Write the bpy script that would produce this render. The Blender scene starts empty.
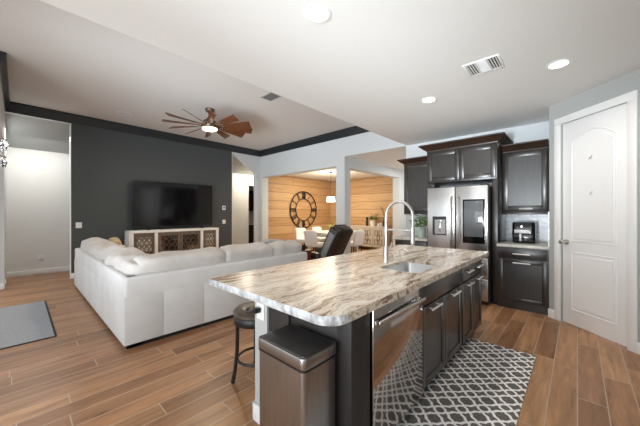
import bpy, bmesh, math, random
from mathutils import Matrix, Vector, noise
R = math.radians
C = bpy.context.scene.collection
random.seed(4)

# ------------------------------------------------------------------ camera, world, light, exposure
cam_d = bpy.data.cameras.new('camera'); cam = bpy.data.objects.new('camera', cam_d); C.objects.link(cam)
cam.location = (0, 0, 1.35); cam.rotation_euler = (R(90), 0, R(42.7))
cam_d.sensor_width = 36; cam_d.lens = 36 * 279 / 640; cam_d.clip_start = .02
cam_d.shift_y = 0.0005
sc = bpy.context.scene; sc.camera = cam
sc.view_settings.view_transform = 'Standard'; sc.view_settings.look = 'None'
sc.view_settings.gamma = 1; sc.view_settings.use_curve_mapping = False
sc.view_settings.exposure = 0.03
w = bpy.data.worlds.new('daylight'); sc.world = w; w.use_nodes = True
w.node_tree.nodes['Background'].inputs[0].default_value = (.93, .97, 1, 1)
w.node_tree.nodes['Background'].inputs[1].default_value = 1.4

def area(name, loc, rot, sx, sy, power, col=(1, 1, 1), parent=None, shape='RECTANGLE', spread=180):
    d = bpy.data.lights.new(name, 'AREA'); d.energy = power; d.color = col
    d.shape = shape; d.size = sx; d.size_y = sy; d.spread = R(spread)
    o = bpy.data.objects.new(name, d); C.objects.link(o)
    o.location = loc; o.rotation_euler = rot
    if parent: o.parent = parent
    return o
# daylight through the glass doors behind the camera
def aim(loc, to): return (Vector(to) - Vector(loc)).to_track_quat('-Z', 'Y').to_euler()
area('daylight_breakfast_doors', (-.6, -3.9, 1.40), (R(98), 0, 0), 4.2, 2.65, 76, (.87, .95, 1), spread=150)
area('side_fill', (.88, -1.4, 1.5), (R(90), 0, R(90)), 2.6, 1.6, 38, (.87, .95, 1))  # added fill from the right, the wall there has no window
# added fill lamps out of view, aimed up to brighten the ceilings
p = (-3.2, -1.6, 1.3); area('ceiling_fill', p, aim(p, (-5.6, 4.2, 3.5)), 1.2, 1.2, 15, (.85, .94, 1), spread=70)
p = (-2.3, -.9, .8); area('ceiling_fill', p, aim(p, (-6.2, 3.2, 3.4)), .8, .8, 13, (.85, .94, 1), spread=60)
p = (-.4, -2.5, .8); area('ceiling_fill', p, aim(p, (-1.5, 2.2, 2.74)), 1.2, 1.2, 15, (.85, .94, 1), spread=58)
p = (-.9, -2.6, 1.0); area('ceiling_fill', p, aim(p, (-1.4, 5.0, 3.0)), 1.0, 1.0, 18, (.85, .94, 1), spread=36)
p = (-1.6, -2.4, 1.0); area('ceiling_fill', p, aim(p, (-5.2, 5.0, 3.4)), 1.2, 1.2, 10, (.85, .94, 1), spread=40)

# ------------------------------------------------------------------ materials
def mat(name, col, rough=.5, metal=0, spec=.5, coat=0):
    m = bpy.data.materials.new(name); m.use_nodes = True
    b = m.node_tree.nodes['Principled BSDF']
    b.inputs['Base Color'].default_value = (*col, 1); b.inputs['Roughness'].default_value = rough
    b.inputs['Metallic'].default_value = metal; b.inputs['Specular IOR Level'].default_value = spec
    b.inputs['Coat Weight'].default_value = coat
    return m
def N(m, t, **kw):
    n = m.node_tree.nodes.new(t)
    for k, v in kw.items():
        if k.startswith('i_'): n.inputs[k[2:].replace('_', ' ')].default_value = v
        else: setattr(n, k, v)
    return n
def L(m, a, b): m.node_tree.links.new(a, b)
def bsdf(m): return m.node_tree.nodes['Principled BSDF']
def coords(m, scale=(1, 1, 1), rot=(0, 0, 0), src='Object'):
    t = N(m, 'ShaderNodeTexCoord'); mp = N(m, 'ShaderNodeMapping')
    mp.inputs['Scale'].default_value = scale; mp.inputs['Rotation'].default_value = rot
    L(m, t.outputs[src], mp.inputs['Vector']); return mp.outputs['Vector']
def ramp(m, fac, stops):
    r = N(m, 'ShaderNodeValToRGB'); e = r.color_ramp.elements
    while len(e) < len(stops): e.new(.5)
    for s, (p, c) in zip(e, stops): s.position = p; s.color = (*c, 1)
    L(m, fac, r.inputs['Fac']); return r.outputs['Color']
def mix(m, fac, a, b, blend='MIX'):
    x = N(m, 'ShaderNodeMix', data_type='RGBA', blend_type=blend)
    for sock, v in ((x.inputs[0], fac), (x.inputs[6], a), (x.inputs[7], b)):
        if hasattr(v, 'is_linked'): L(m, v, sock)
        else: sock.default_value = v if not isinstance(v, tuple) or len(v) == 4 else (*v, 1)
    return x.outputs[2]
def bump(m, height, strength=.2, dist=.01):
    b = N(m, 'ShaderNodeBump'); b.inputs['Strength'].default_value = strength; b.inputs['Distance'].default_value = dist
    L(m, height, b.inputs['Height']); L(m, b.outputs['Normal'], bsdf(m).inputs['Normal'])
def math_(m, op, a, b=None):
    n = N(m, 'ShaderNodeMath', operation=op)
    for s, v in zip(n.inputs, (a, b)):
        if v is None: continue
        if hasattr(v, 'is_linked'): L(m, v, s)
        else: s.default_value = v
    return n.outputs[0]
def noisy(name, c1, c2, scale=8, rough=.5, stretch=(1, 1, 1), bmp=0, metal=0, spec=.5, detail=4, dist=.004, coat=0):
    m = mat(name, c1, rough, metal, spec, coat)
    v = coords(m, stretch); n = N(m, 'ShaderNodeTexNoise'); n.inputs['Scale'].default_value = scale
    n.inputs['Detail'].default_value = detail; L(m, v, n.inputs['Vector'])
    L(m, ramp(m, n.outputs['Fac'], [(.3, c1), (.7, c2)]), bsdf(m).inputs['Base Color'])
    if bmp: bump(m, n.outputs['Fac'], bmp, dist)
    return m
def emis(name, col, s):
    m = mat(name, col); b = bsdf(m)
    b.inputs['Emission Color'].default_value = (*col, 1); b.inputs['Emission Strength'].default_value = s
    return m

M = {}
M['wall'] = noisy('pale_grey_wall_paint', (.60, .625, .64), (.62, .645, .66), 60, .75, bmp=.05)
M['wallw'] = noisy('white_wall_paint', (.80, .80, .77), (.82, .82, .79), 60, .75, bmp=.05)
M['wallg'] = noisy('greige_wall_paint', (.42, .435, .425), (.44, .455, .445), 60, .75, bmp=.05)
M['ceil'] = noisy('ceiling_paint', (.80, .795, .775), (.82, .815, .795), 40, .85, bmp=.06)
M['ceil_shaded'] = noisy('ceiling_paint_shaded', (.66, .645, .625), (.68, .665, .645), 40, .85, bmp=.06)  # kitchen ceiling paint darkened, the living room's dimness put into the colour
M['dark'] = noisy('charcoal_wall_paint', (.055, .064, .068), (.062, .072, .076), 60, .6, bmp=.04)
M['crown'] = mat('navy_black_trim_paint', (.016, .020, .025), .4)
M['trim'] = mat('white_trim_paint', (.84, .84, .83), .4)
M['door'] = mat('white_door_paint', (.86, .855, .85), .38)
M['plastic_w'] = mat('white_plastic', (.82, .82, .80), .35)
M['chrome'] = mat('chrome', (.82, .82, .82), .12, 1)
M['nickel'] = noisy('brushed_nickel', (.60, .585, .565), (.67, .655, .635), 40, .33, (1, 1, 8), 0, 1)
M['steel'] = noisy('brushed_stainless', (.52, .515, .51), (.60, .595, .59), 9, .27, (1, 1, 30), 0, 1)
M['steel_d'] = noisy('dark_stainless', (.30, .285, .27), (.36, .345, .33), 9, .26, (1, 1, 30), 0, 1)
M['steel_dw'] = noisy('polished_brown_stainless', (.46, .42, .395), (.50, .46, .435), 6, .09, (1, 1, 20), 0, 1)
M['steel_can'] = noisy('bin_stainless', (.335, .34, .345), (.39, .395, .40), 6, .3, (20, 20, 1), 0, 1)
M['black'] = mat('black_plastic', (.012, .012, .013), .35)
M['blackgloss'] = mat('black_gloss', (.006, .006, .007), .08)
M['glass_d'] = mat('smoked_glass_panel', (.13, .14, .15), .06, 0, .6)
M['silver'] = mat('silver_paint', (.55, .55, .55), .35, .3)
M['handle_silver'] = mat('satin_silver_handle', (.78, .77, .75), .3, .55)
M['basin'] = noisy('satin_basin_steel', (.66, .66, .66), (.74, .74, .74), 9, .36, metal=1)
M['rubber'] = mat('black_rubber', (.01, .01, .01), .7)

def cabinet_mat():
    m = noisy('espresso_cabinet_wood', (.020, .016, .0145), (.034, .027, .024), 5, .30, (6, 6, 1), .03, 0, .5)
    bsdf(m).inputs['Coat Weight'].default_value = .28; bsdf(m).inputs['Coat Roughness'].default_value = .2
    return m
M['cab'] = cabinet_mat()
M['cab_end'] = noisy('espresso_end_veneer', (.022, .019, .018), (.034, .029, .027), 5, .5, (6, 6, 1), .03, 0, .25)
M['lid_reflection'] = mat('lid_painted_reflection', (.085, .085, .088), .4, .7)
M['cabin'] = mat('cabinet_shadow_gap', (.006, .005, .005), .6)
M['cab_crown'] = noisy('walnut_brown_crown', (.030, .016, .010), (.045, .024, .015), 5, .35, (1, 6, 6))

def floor_mat():
    m = mat('wood_look_plank_tile', (.3, .17, .1), .33, 0, .35)
    tc = N(m, 'ShaderNodeTexCoord'); sp = N(m, 'ShaderNodeSeparateXYZ'); cb = N(m, 'ShaderNodeCombineXYZ')
    L(m, tc.outputs['Object'], sp.inputs[0]); row = math_(m, 'FLOOR', math_(m, 'DIVIDE', sp.outputs['X'], .156)); wn = N(m, 'ShaderNodeTexWhiteNoise', noise_dimensions='1D'); L(m, row, wn.inputs['W'])
    L(m, math_(m, 'ADD', sp.outputs['Y'], math_(m, 'MULTIPLY', wn.outputs['Value'], 1.15)), cb.inputs['X']); L(m, sp.outputs['X'], cb.inputs['Y'])
    b = N(m, 'ShaderNodeTexBrick', offset=0.0)
    L(m, cb.outputs[0], b.inputs['Vector'])
    b.inputs['Color1'].default_value = (.0, .0, .0, 1); b.inputs['Color2'].default_value = (1, 1, 1, 1)
    b.inputs['Mortar'].default_value = (.5, .5, .5, 1)
    b.inputs['Scale'].default_value = 1; b.inputs['Brick Width'].default_value = 1.15; b.inputs['Row Height'].default_value = .156
    b.inputs['Mortar Size'].default_value = .0035; b.inputs['Mortar Smooth'].default_value = .1; b.inputs['Bias'].default_value = 0
    # grain, offset per plank
    ad = N(m, 'ShaderNodeVectorMath', operation='MULTIPLY_ADD')
    L(m, b.outputs['Color'], ad.inputs[0]); ad.inputs[1].default_value = (13, 7, 5); L(m, tc.outputs['Object'], ad.inputs[2])
    mp = N(m, 'ShaderNodeMapping'); mp.inputs['Scale'].default_value = (11, 1.1, 1); L(m, ad.outputs[0], mp.inputs['Vector'])
    n = N(m, 'ShaderNodeTexNoise'); n.inputs['Scale'].default_value = 1.6; n.inputs['Detail'].default_value = 7
    n.inputs['Roughness'].default_value = .65; n.inputs['Distortion'].default_value = .6; L(m, mp.outputs[0], n.inputs['Vector'])
    base = ramp(m, b.outputs['Color'], [(0, (.25, .120, .056)), (.3, (.37, .185, .090)), (.6, (.47, .248, .120)), (.8, (.32, .165, .080)), (1, (.44, .242, .122))])
    gr = ramp(m, n.outputs['Fac'], [(.28, (.40, .36, .34)), (.42, (.85, .83, .82)), (.55, (1.05, 1.05, 1.05)), (.72, (1.4, 1.4, 1.36))])
    c = mix(m, 1.0, base, gr, 'MULTIPLY')
    c = mix(m, b.outputs['Fac'], c, (.46, .36, .27))
    L(m, c, bsdf(m).inputs['Base Color'])
    inv = math_(m, 'SUBTRACT', 1.0, b.outputs['Fac'])
    bump(m, inv, .35, .002)
    bsdf(m).inputs['Roughness'].default_value = .34
    return m
M['floor'] = floor_mat()

def stone_mat():
    m = mat('brown_veined_granite', (.7, .6, .5), .2, 0, .35)
    tc = N(m, 'ShaderNodeTexCoord'); mp = N(m, 'ShaderNodeMapping')
    mp.inputs['Rotation'].default_value = (0, 0, R(-16)); mp.inputs['Scale'].default_value = (8.5, .80, 3)
    nd = N(m, 'ShaderNodeTexNoise'); nd.inputs['Scale'].default_value = 2.2; nd.inputs['Detail'].default_value = 3
    L(m, tc.outputs['Object'], nd.inputs['Vector'])
    ad = N(m, 'ShaderNodeVectorMath', operation='MULTIPLY_ADD'); ad.inputs[1].default_value = (.30, .30, .30)
    L(m, nd.outputs['Color'], ad.inputs[0]); L(m, tc.outputs['Object'], ad.inputs[2]); L(m, ad.outputs[0], mp.inputs['Vector'])
    n = N(m, 'ShaderNodeTexNoise'); n.inputs['Scale'].default_value = 1.5; n.inputs['Detail'].default_value = 9; n.inputs['Roughness'].default_value = .66
    L(m, mp.outputs[0], n.inputs['Vector'])
    c = ramp(m, n.outputs['Fac'], [(.27, (.20, .135, .095)), (.36, (.42, .30, .21)), (.41, (.15, .105, .078)), (.43, (.52, .39, .29)),
                                   (.47, (.74, .65, .545)), (.505, (.36, .29, .225)), (.53, (.72, .64, .545)), (.60, (.79, .725, .64)), (.625, (.46, .385, .31)), (.65, (.78, .71, .625)), (.75, (.83, .78, .71))])
    s = N(m, 'ShaderNodeTexNoise'); s.inputs['Scale'].default_value = 90; L(m, tc.outputs['Object'], s.inputs['Vector'])
    sp = ramp(m, s.outputs['Fac'], [(.35, (.82, .80, .78)), (.6, (1, 1, 1))])
    L(m, mix(m, .6, c, sp, 'MULTIPLY'), bsdf(m).inputs['Base Color'])
    return m
M['stone'] = stone_mat()
M['stone_edge'] = noisy('chiselled_granite_edge', (.22, .22, .22), (.56, .565, .57), 30, .45, (1, 1, .5), .9, dist=.02)
M['stone_light'] = noisy('pale_granite', (.50, .47, .42), (.76, .74, .69), 14, .2)

def marble_mat():
    m = mat('grey_marble_tile', (.6, .62, .64), .22)
    v = coords(m, (1, 1, 2.2)); n = N(m, 'ShaderNodeTexNoise'); n.inputs['Scale'].default_value = 5; n.inputs['Detail'].default_value = 6
    n.inputs['Distortion'].default_value = 1.4; L(m, v, n.inputs['Vector'])
    c = ramp(m, n.outputs['Fac'], [(.3, (.42, .44, .47)), (.5, (.62, .64, .67)), (.68, (.76, .78, .80))])
    tc = N(m, 'ShaderNodeTexCoord'); sp = N(m, 'ShaderNodeSeparateXYZ'); cb = N(m, 'ShaderNodeCombineXYZ')
    L(m, tc.outputs['Object'], sp.inputs[0]); L(m, sp.outputs['X'], cb.inputs['X']); L(m, sp.outputs['Z'], cb.inputs['Y'])
    b = N(m, 'ShaderNodeTexBrick'); L(m, cb.outputs[0], b.inputs['Vector'])
    b.inputs['Scale'].default_value = 1; b.inputs['Brick Width'].default_value = .3; b.inputs['Row Height'].default_value = .1
    b.inputs['Mortar Size'].default_value = .0025
    L(m, mix(m, b.outputs['Fac'], c, (.50, .52, .54)), bsdf(m).inputs['Base Color'])
    return m
M['marble'] = marble_mat()

def board_mat(name, flip):
    m = mat(name, (.6, .4, .2), .5)
    tc = N(m, 'ShaderNodeTexCoord'); sp = N(m, 'ShaderNodeSeparateXYZ'); cb = N(m, 'ShaderNodeCombineXYZ')
    L(m, tc.outputs['Object'], sp.inputs[0]); L(m, sp.outputs['X' if flip else 'Y'], cb.inputs['X']); L(m, sp.outputs['Z'], cb.inputs['Y'])
    b = N(m, 'ShaderNodeTexBrick', offset=.5); L(m, cb.outputs[0], b.inputs['Vector'])
    b.inputs['Color1'].default_value = (0, 0, 0, 1); b.inputs['Color2'].default_value = (1, 1, 1, 1)
    b.inputs['Scale'].default_value = 1; b.inputs['Brick Width'].default_value = 14; b.inputs['Row Height'].default_value = .30
    b.inputs['Mortar Size'].default_value = .008; b.inputs['Mortar Smooth'].default_value = .3
    mp = N(m, 'ShaderNodeMapping'); mp.inputs['Scale'].default_value = (.8, .8, 14); L(m, tc.outputs['Object'], mp.inputs['Vector'])
    n = N(m, 'ShaderNodeTexNoise'); n.inputs['Scale'].default_value = 2; n.inputs['Detail'].default_value = 5; L(m, mp.outputs[0], n.inputs['Vector'])
    base = ramp(m, b.outputs['Color'], [(0, (.47, .275, .125)), (.5, (.56, .345, .17)), (1, (.62, .40, .215))])
    c = mix(m, .8, base, ramp(m, n.outputs['Fac'], [(.3, (.78, .74, .70)), (.65, (1.1, 1.1, 1.1))]), 'MULTIPLY')
    L(m, mix(m, b.outputs['Fac'], c, (.16, .085, .04)), bsdf(m).inputs['Base Color'])
    return m
M['board_y'] = board_mat('honey_wood_boards_clock_wall', False)
M['board_x'] = board_mat('honey_wood_boards_buffet_wall', True)
M['fabric'] = noisy('pale_grey_suede', (.60, .595, .59), (.68, .675, .67), 3.2, .9, bmp=.12, spec=.2)
M['fabric_c'] = noisy('oatmeal_cushion_fabric', (.52, .49, .465), (.61, .58, .555), 5, .95, bmp=.2, spec=.2, dist=.01)
M['fabric_w'] = noisy('white_chair_fabric', (.74, .73, .71), (.80, .79, .77), 20, .9, bmp=.1, spec=.2)
M['fabric_tan'] = noisy('tan_pillow_fabric', (.42, .29, .17), (.55, .40, .26), 20, .9, bmp=.2)
M['fabric_g'] = noisy('grey_pillow_fabric', (.34, .34, .345), (.44, .44, .44), 20, .9, bmp=.2)
M['leather'] = noisy('dark_brown_leather', (.022, .017, .015), (.034, .027, .023), 30, .34, bmp=.12)
M['mesh_g'] = noisy('grey_side_panel', (.14, .145, .15), (.22, .225, .23), 120, .55)
M['cherry'] = noisy('cherry_wood', (.15, .030, .015), (.22, .045, .022), 6, .35, (1, 1, 6))
M['bladewood'] = noisy('walnut_fan_blade', (.055, .019, .008), (.17, .058, .022), 7, .38, (1, 6, 6))
M['bladegrey'] = noisy('weathered_fan_blade', (.20, .135, .10), (.28, .20, .15), 7, .5, (1, 6, 6))
M['bronze'] = noisy('aged_bronze', (.16, .115, .080), (.22, .16, .115), 20, .38, metal=.8)
M['stoolmetal'] = mat('gunmetal', (.03, .028, .027), .38, .6)
M['stoolseat'] = noisy('bronze_brown_leather', (.060, .046, .033), (.085, .066, .048), 30, .36, bmp=.1)
M['mat'] = noisy('grey_door_mat', (.28, .30, .32), (.40, .42, .44), 130, .95, bmp=.5)
M['matedge'] = mat('black_mat_border', (.02, .02, .02), .8)
M['lattice'] = noisy('weathered_brown_fretwork', (.105, .078, .062), (.16, .12, .095), 12, .6)
M['mirror'] = mat('mirror', (.75, .74, .72), .06, 1)
M['white_cab'] = noisy('white_washed_wood', (.82, .81, .79), (.88, .87, .85), 12, .5)
M['buffetwood'] = noisy('pale_washed_wood', (.50, .42, .34), (.60, .52, .43), 10, .55)
M['screen'] = mat('television_screen', (.004, .004, .005), .09, 0, .6)
M['iron'] = mat('dark_iron', (.022, .017, .013), .5, .3)
M['leaf'] = noisy('green_leaves', (.09, .17, .035), (.19, .29, .07), 20, .6)
M['leaf_y'] = noisy('yellow_green_leaves', (.26, .33, .05), (.36, .42, .09), 20, .6)
M['twig'] = mat('dry_twigs', (.19, .105, .05), .8)
M['vase_g'] = mat('pale_green_ceramic', (.46, .56, .50), .3)
M['vase_k'] = mat('black_ceramic', (.015, .014, .014), .3)
M['vase_w'] = mat('white_ceramic', (.80, .79, .77), .3)
M['tabletop'] = noisy('grey_washed_tabletop', (.54, .52, .49), (.62, .60, .57), 8, .45)
M['louvre_g'] = mat('grey_louvre_paint', (.16, .16, .16), .6)
M['vent_d'] = mat('vent_dark_recess', (.05, .05, .05), .8)
M['can'] = emis('recessed_lamp_lens', (1, .97, .92), 9)
M['fanlight'] = emis('fan_lamp_lens', (1, .80, .52), 7)
M['shade'] = emis('pendant_shade_glow', (1, .90, .72), 3.2)

def crystal_mat():
    m = mat('crystal', (1, 1, 1), .02); b = bsdf(m)
    b.inputs['Transmission Weight'].default_value = 1; b.inputs['IOR'].default_value = 1.5
    return m
M['crystal'] = crystal_mat()

def rug_mat():
    m = mat('trellis_rug_pile', (.3, .3, .3), .95, 0, .15)
    tc = N(m, 'ShaderNodeTexCoord'); sp = N(m, 'ShaderNodeSeparateXYZ'); L(m, tc.outputs['Object'], sp.inputs[0])
    P = .108
    u = math_(m, 'MULTIPLY', math_(m, 'ADD', sp.outputs['X'], sp.outputs['Y']), math.pi / P)
    v = math_(m, 'MULTIPLY', math_(m, 'SUBTRACT', sp.outputs['X'], sp.outputs['Y']), math.pi / P)
    cu, cv = math_(m, 'COSINE', u), math_(m, 'COSINE', v)
    c3u, c3v = math_(m, 'COSINE', math_(m, 'MULTIPLY', u, 3.0)), math_(m, 'COSINE', math_(m, 'MULTIPLY', v, 3.0))
    def fam(a, b, b3):
        w_ = math_(m, 'ADD', math_(m, 'MULTIPLY', b, .06), math_(m, 'MULTIPLY', b3, .10))
        return math_(m, 'ABSOLUTE', math_(m, 'ADD', math_(m, 'ADD', a, w_), .28))
    f = math_(m, 'MINIMUM', fam(cu, cv, c3v), fam(cv, cu, c3u))
    line = ramp(m, f, [(.30, (1, 1, 1)), (.40, (0, 0, 0))])
    n = N(m, 'ShaderNodeTexNoise'); n.inputs['Scale'].default_value = 120; L(m, tc.outputs['Object'], n.inputs['Vector'])
    dk = ramp(m, n.outputs['Fac'], [(.35, (.105, .094, .09)), (.65, (.185, .168, .161))])
    lt = ramp(m, n.outputs['Fac'], [(.3, (.84, .81, .78)), (.7, (.92, .90, .87))])
    L(m, mix(m, line, dk, lt), bsdf(m).inputs['Base Color'])
    bump(m, n.outputs['Fac'], .5, .004)
    return m
M['rug'] = rug_mat()

# ------------------------------------------------------------------ mesh helpers
class MB:
    def __init__(s): s.bm = bmesh.new(); s.M = Matrix()
    def at(s, loc=(0, 0, 0), rz=0, rx=0, ry=0):
        s.M = Matrix.Translation(loc) @ Matrix.Rotation(rz, 4, 'Z') @ Matrix.Rotation(ry, 4, 'Y') @ Matrix.Rotation(rx, 4, 'X'); return s
    def _add(s, t, extra=None):
        t.transform(s.M if extra is None else s.M @ extra)
        me = bpy.data.meshes.new('tmp'); t.to_mesh(me); t.free(); s.bm.from_mesh(me); bpy.data.meshes.remove(me); return s
    def box(s, a, b, bev=0, seg=2):
        t = bmesh.new(); bmesh.ops.create_cube(t, size=1)
        a = Vector(a); b = Vector(b); lo = Vector(map(min, a, b)); hi = Vector(map(max, a, b)); d = hi - lo
        for v in t.verts: v.co = Vector((lo[i] + (v.co[i] + .5) * d[i] for i in range(3)))
        if bev: bmesh.ops.bevel(t, geom=t.edges[:], offset=min(bev, min(d) * .49), segments=seg, profile=.5, affect='EDGES')
        return s._add(t)
    def prism(s, pts, z0, z1, axis='Z', bev=0, seg=2):
        # polygon in (x, y) extruded along z; axis 'Y': polygon in (x, z) along y; 'X': polygon in (y, z) along x
        t = bmesh.new()
        def P(p, h): return {'Z': (p[0], p[1], h), 'Y': (p[0], h, p[1]), 'X': (h, p[0], p[1])}[axis]
        A = [t.verts.new(P(p, z0)) for p in pts]; B = [t.verts.new(P(p, z1)) for p in pts]
        t.faces.new(A); t.faces.new(B[::-1]); n = len(pts)
        for i in range(n): t.faces.new((A[i], B[i], B[(i + 1) % n], A[(i + 1) % n]))
        bmesh.ops.recalc_face_normals(t, faces=t.faces[:])
        if bev: bmesh.ops.bevel(t, geom=t.edges[:], offset=bev, segments=seg, profile=.5, affect='EDGES')
        return s._add(t)
    def cyl(s, p0, p1, r0, r1=None, n=16, bev=0):
        p0 = Vector(p0); p1 = Vector(p1); d = p1 - p0; r1 = r0 if r1 is None else r1
        t = bmesh.new(); bmesh.ops.create_cone(t, cap_ends=True, segments=n, radius1=r0, radius2=r1, depth=d.length)
        if bev: bmesh.ops.bevel(t, geom=[e for e in t.edges if any(len(f.verts) > 4 for f in e.link_faces)], offset=bev, segments=2, profile=.5, affect='EDGES')
        return s._add(t, Matrix.Translation((p0 + p1) / 2) @ d.to_track_quat('Z', 'Y').to_matrix().to_4x4())
    def lathe(s, prof, n=24, c=(0, 0, 0)):
        t = bmesh.new(); rings = []
        for r, z in prof:
            if r < 1e-5: rings.append([t.verts.new((c[0], c[1], c[2] + z))])
            else: rings.append([t.verts.new((c[0] + r * math.cos(2 * math.pi * i / n), c[1] + r * math.sin(2 * math.pi * i / n), c[2] + z)) for i in range(n)])
        for a, b in zip(rings, rings[1:]):
            for i in range(n):
                j = (i + 1) % n
                if len(a) == 1 and len(b) == 1: continue
                if len(a) == 1: t.faces.new((a[0], b[j], b[i]))
                elif len(b) == 1: t.faces.new((a[i], a[j], b[0]))
                else: t.faces.new((a[i], a[j], b[j], b[i]))
        bmesh.ops.recalc_face_normals(t, faces=t.faces[:])
        return s._add(t)
    def tube(s, pts, r, n=8, closed=False, nrm=None):
        pts = [Vector(p) for p in pts]; t = bmesh.new(); rings = []; m = len(pts)
        up = Vector((0, 0, 1)); 
        for i, p in enumerate(pts):
            if closed: d = pts[(i + 1) % m] - pts[i - 1]
            else: d = pts[min(i + 1, m - 1)] - pts[max(i - 1, 0)]
            d.normalize(); x = d.cross(up) if nrm is None else Vector(nrm)
            if x.length < .05: x = d.cross(Vector((1, 0, 0)) if i == 0 or not rings else lastx.cross(d) * -1 + Vector((1e-4, 0, 0)))
            x.normalize()
            if rings and x.dot(lastx) < 0: x = -x
            lastx = x.copy(); y = d.cross(x); rr = r[i] if isinstance(r, (list, tuple)) else r
            rings.append([t.verts.new(p + x * rr * math.cos(2 * math.pi * k / n) + y * rr * math.sin(2 * math.pi * k / n)) for k in range(n)])
        pairs = list(zip(rings, rings[1:])) + ([(rings[-1], rings[0])] if closed else [])
        for a, b in pairs:
            for k in range(n): t.faces.new((a[k], a[(k + 1) % n], b[(k + 1) % n], b[k]))
        if not closed: t.faces.new(rings[0]); t.faces.new(rings[-1])
        bmesh.ops.recalc_face_normals(t, faces=t.faces[:])
        return s._add(t)
    def cushion(s, c, size, e=5, seed=0, crumple=.012, cuts=9, ext=None):
        t = bmesh.new(); bmesh.ops.create_cube(t, size=2)
        bmesh.ops.subdivide_edges(t, edges=t.edges[:], cuts=cuts, use_grid_fill=True)
        for v in t.verts:
            x, y, z = v.co; k = (abs(x) ** e + abs(y) ** e + abs(z) ** e) ** (1 / e)
            p = Vector((x / k * size[0] / 2, y / k * size[1] / 2, z / k * size[2] / 2))
            p += noise.noise_vector(p * 4.5 + Vector((seed * 7.1, seed * 3.3, 0))) * crumple * 1.6 + noise.noise_vector(p * 11 + Vector((seed * 2.1, 0, seed))) * crumple * .5
            v.co = p
        bmesh.ops.recalc_face_normals(t, faces=t.faces[:])
        return s._add(t, Matrix.Translation(c) @ (ext or Matrix()))
    def ring(s, c, r, rad, axis='Z', n=40, k=8, ry=None):
        pts = []
        for i in range(n):
            a = 2 * math.pi * i / n; u, v = r * math.cos(a), (ry or r) * math.sin(a)
            pts.append({'Z': (c[0] + u, c[1] + v, c[2]), 'X': (c[0], c[1] + u, c[2] + v), 'Y': (c[0] + u, c[1], c[2] + v)}[axis])
        return s.tube(pts, rad, k, True)

def props(o, label=None, cat=None, group=None, kind=None):
    if label: o['label'] = label
    if cat: o['category'] = cat
    if group: o['group'] = group
    if kind: o['kind'] = kind
    return o
def thing(name, label, cat, loc=(0, 0, 0), rz=0, group=None, kind=None):
    o = bpy.data.objects.new(name, None); C.objects.link(o); o.empty_display_size = .1
    o.location = loc; o.rotation_euler = (0, 0, rz)
    return props(o, label, cat, group, kind)
def wmat(o):
    m = Matrix.Translation(o.location) @ o.rotation_euler.to_matrix().to_4x4()
    return wmat(o.parent) @ m if o.parent else m
def part(name, mb, m, parent=None, label=None, local=False, smooth=40, kind=None, loc=None):
    """link the collected shapes as ONE mesh object; shapes are in world space unless local"""
    me = bpy.data.meshes.new(name); base = Matrix()
    if parent is not None and not local: base = wmat(parent).inverted()
    if loc is not None: base = Matrix.Translation(loc).inverted()
    mb.bm.transform(base); mb.bm.to_mesh(me); mb.bm.free()
    for p in me.polygons: p.use_smooth = True
    me.set_sharp_from_angle(angle=R(smooth))
    me.materials.append(M[m] if isinstance(m, str) else m)
    o = bpy.data.objects.new(name, me); C.objects.link(o)
    if parent is not None: o.parent = parent
    if loc is not None: o.location = loc
    if label: o['label'] = label
    if kind: o['kind'] = kind
    return o
def single(name, mb, m, label, cat, loc, group=None, **kw):
    return props(part(name, mb, m, None, loc=loc, **kw), label, cat, group)
def struct(name, mb, m, parent=None):
    o = part(name, mb, m, parent)
    if parent is None: o['kind'] = 'structure'
    return o
def dup(root, loc, rz=None, label=None, group=None):
    r = root.copy(); C.objects.link(r); r.location = loc
    if rz is not None: r.rotation_euler = (0, 0, rz)
    if label: r['label'] = label
    if group: r['group'] = group
    for ch in list(root.children):
        c = ch.copy(); C.objects.link(c); c.parent = r
        for g in list(ch.children):
            d = g.copy(); C.objects.link(d); d.parent = c
    return r

# ------------------------------------------------------------------ the shell
ZK, ZL = 2.74, 3.40          # kitchen and living ceilings
XT, YE, XS = -7.69, 5.43, -2.58   # television wall, end wall, edge of the kitchen ceiling
struct('floor', MB().box((-11, -4.2, -.1), (4, 10.2, 0)), 'floor')
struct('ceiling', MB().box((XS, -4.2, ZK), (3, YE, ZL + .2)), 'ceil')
struct('ceiling_living', MB().box((XT - .1, -4.2, ZL), (XS, YE, ZL + .2)), 'ceil_shaded')
struct('ceiling_dining', MB().box((-8.1, YE + .24, ZK), (-4.43, 9.4, ZK + .2)), 'ceil')
struct('ceiling_passage', MB().box((-4.19, YE + .02, ZK), (XS + .2, 10, ZK + .2)), 'ceil')
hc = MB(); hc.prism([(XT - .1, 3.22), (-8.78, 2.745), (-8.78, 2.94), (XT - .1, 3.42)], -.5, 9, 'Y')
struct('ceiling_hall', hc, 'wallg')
struct('wall_television', MB().box((XT - .1, .75, 0), (XT, 4.40, ZL)), 'dark')
struct('trim_1', MB().box((XT - .105, .735, 0), (XT + .003, .75, 3.21)).box((XT - .105, 4.40, 0), (XT + .003, 4.415, 3.21)), 'trim')
wh = MB(); wh.box((XT - .1, -.16, 3.21), (XT, .75, ZL))
wh.prism([(4.40, 3.205), (5.24, 2.66), (5.24, 0), (YE, 0), (YE, ZL), (4.40, ZL)], XT - .1, XT, 'X')
struct('wall_hall_header', wh, 'wall')
struct('wall_left', MB().box((-8.9, -.36, 0), (-7.50, -.16, ZL)).box((-7.50, -.36, 2.55), (-5.35, -.16, ZL)), 'wall')
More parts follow.
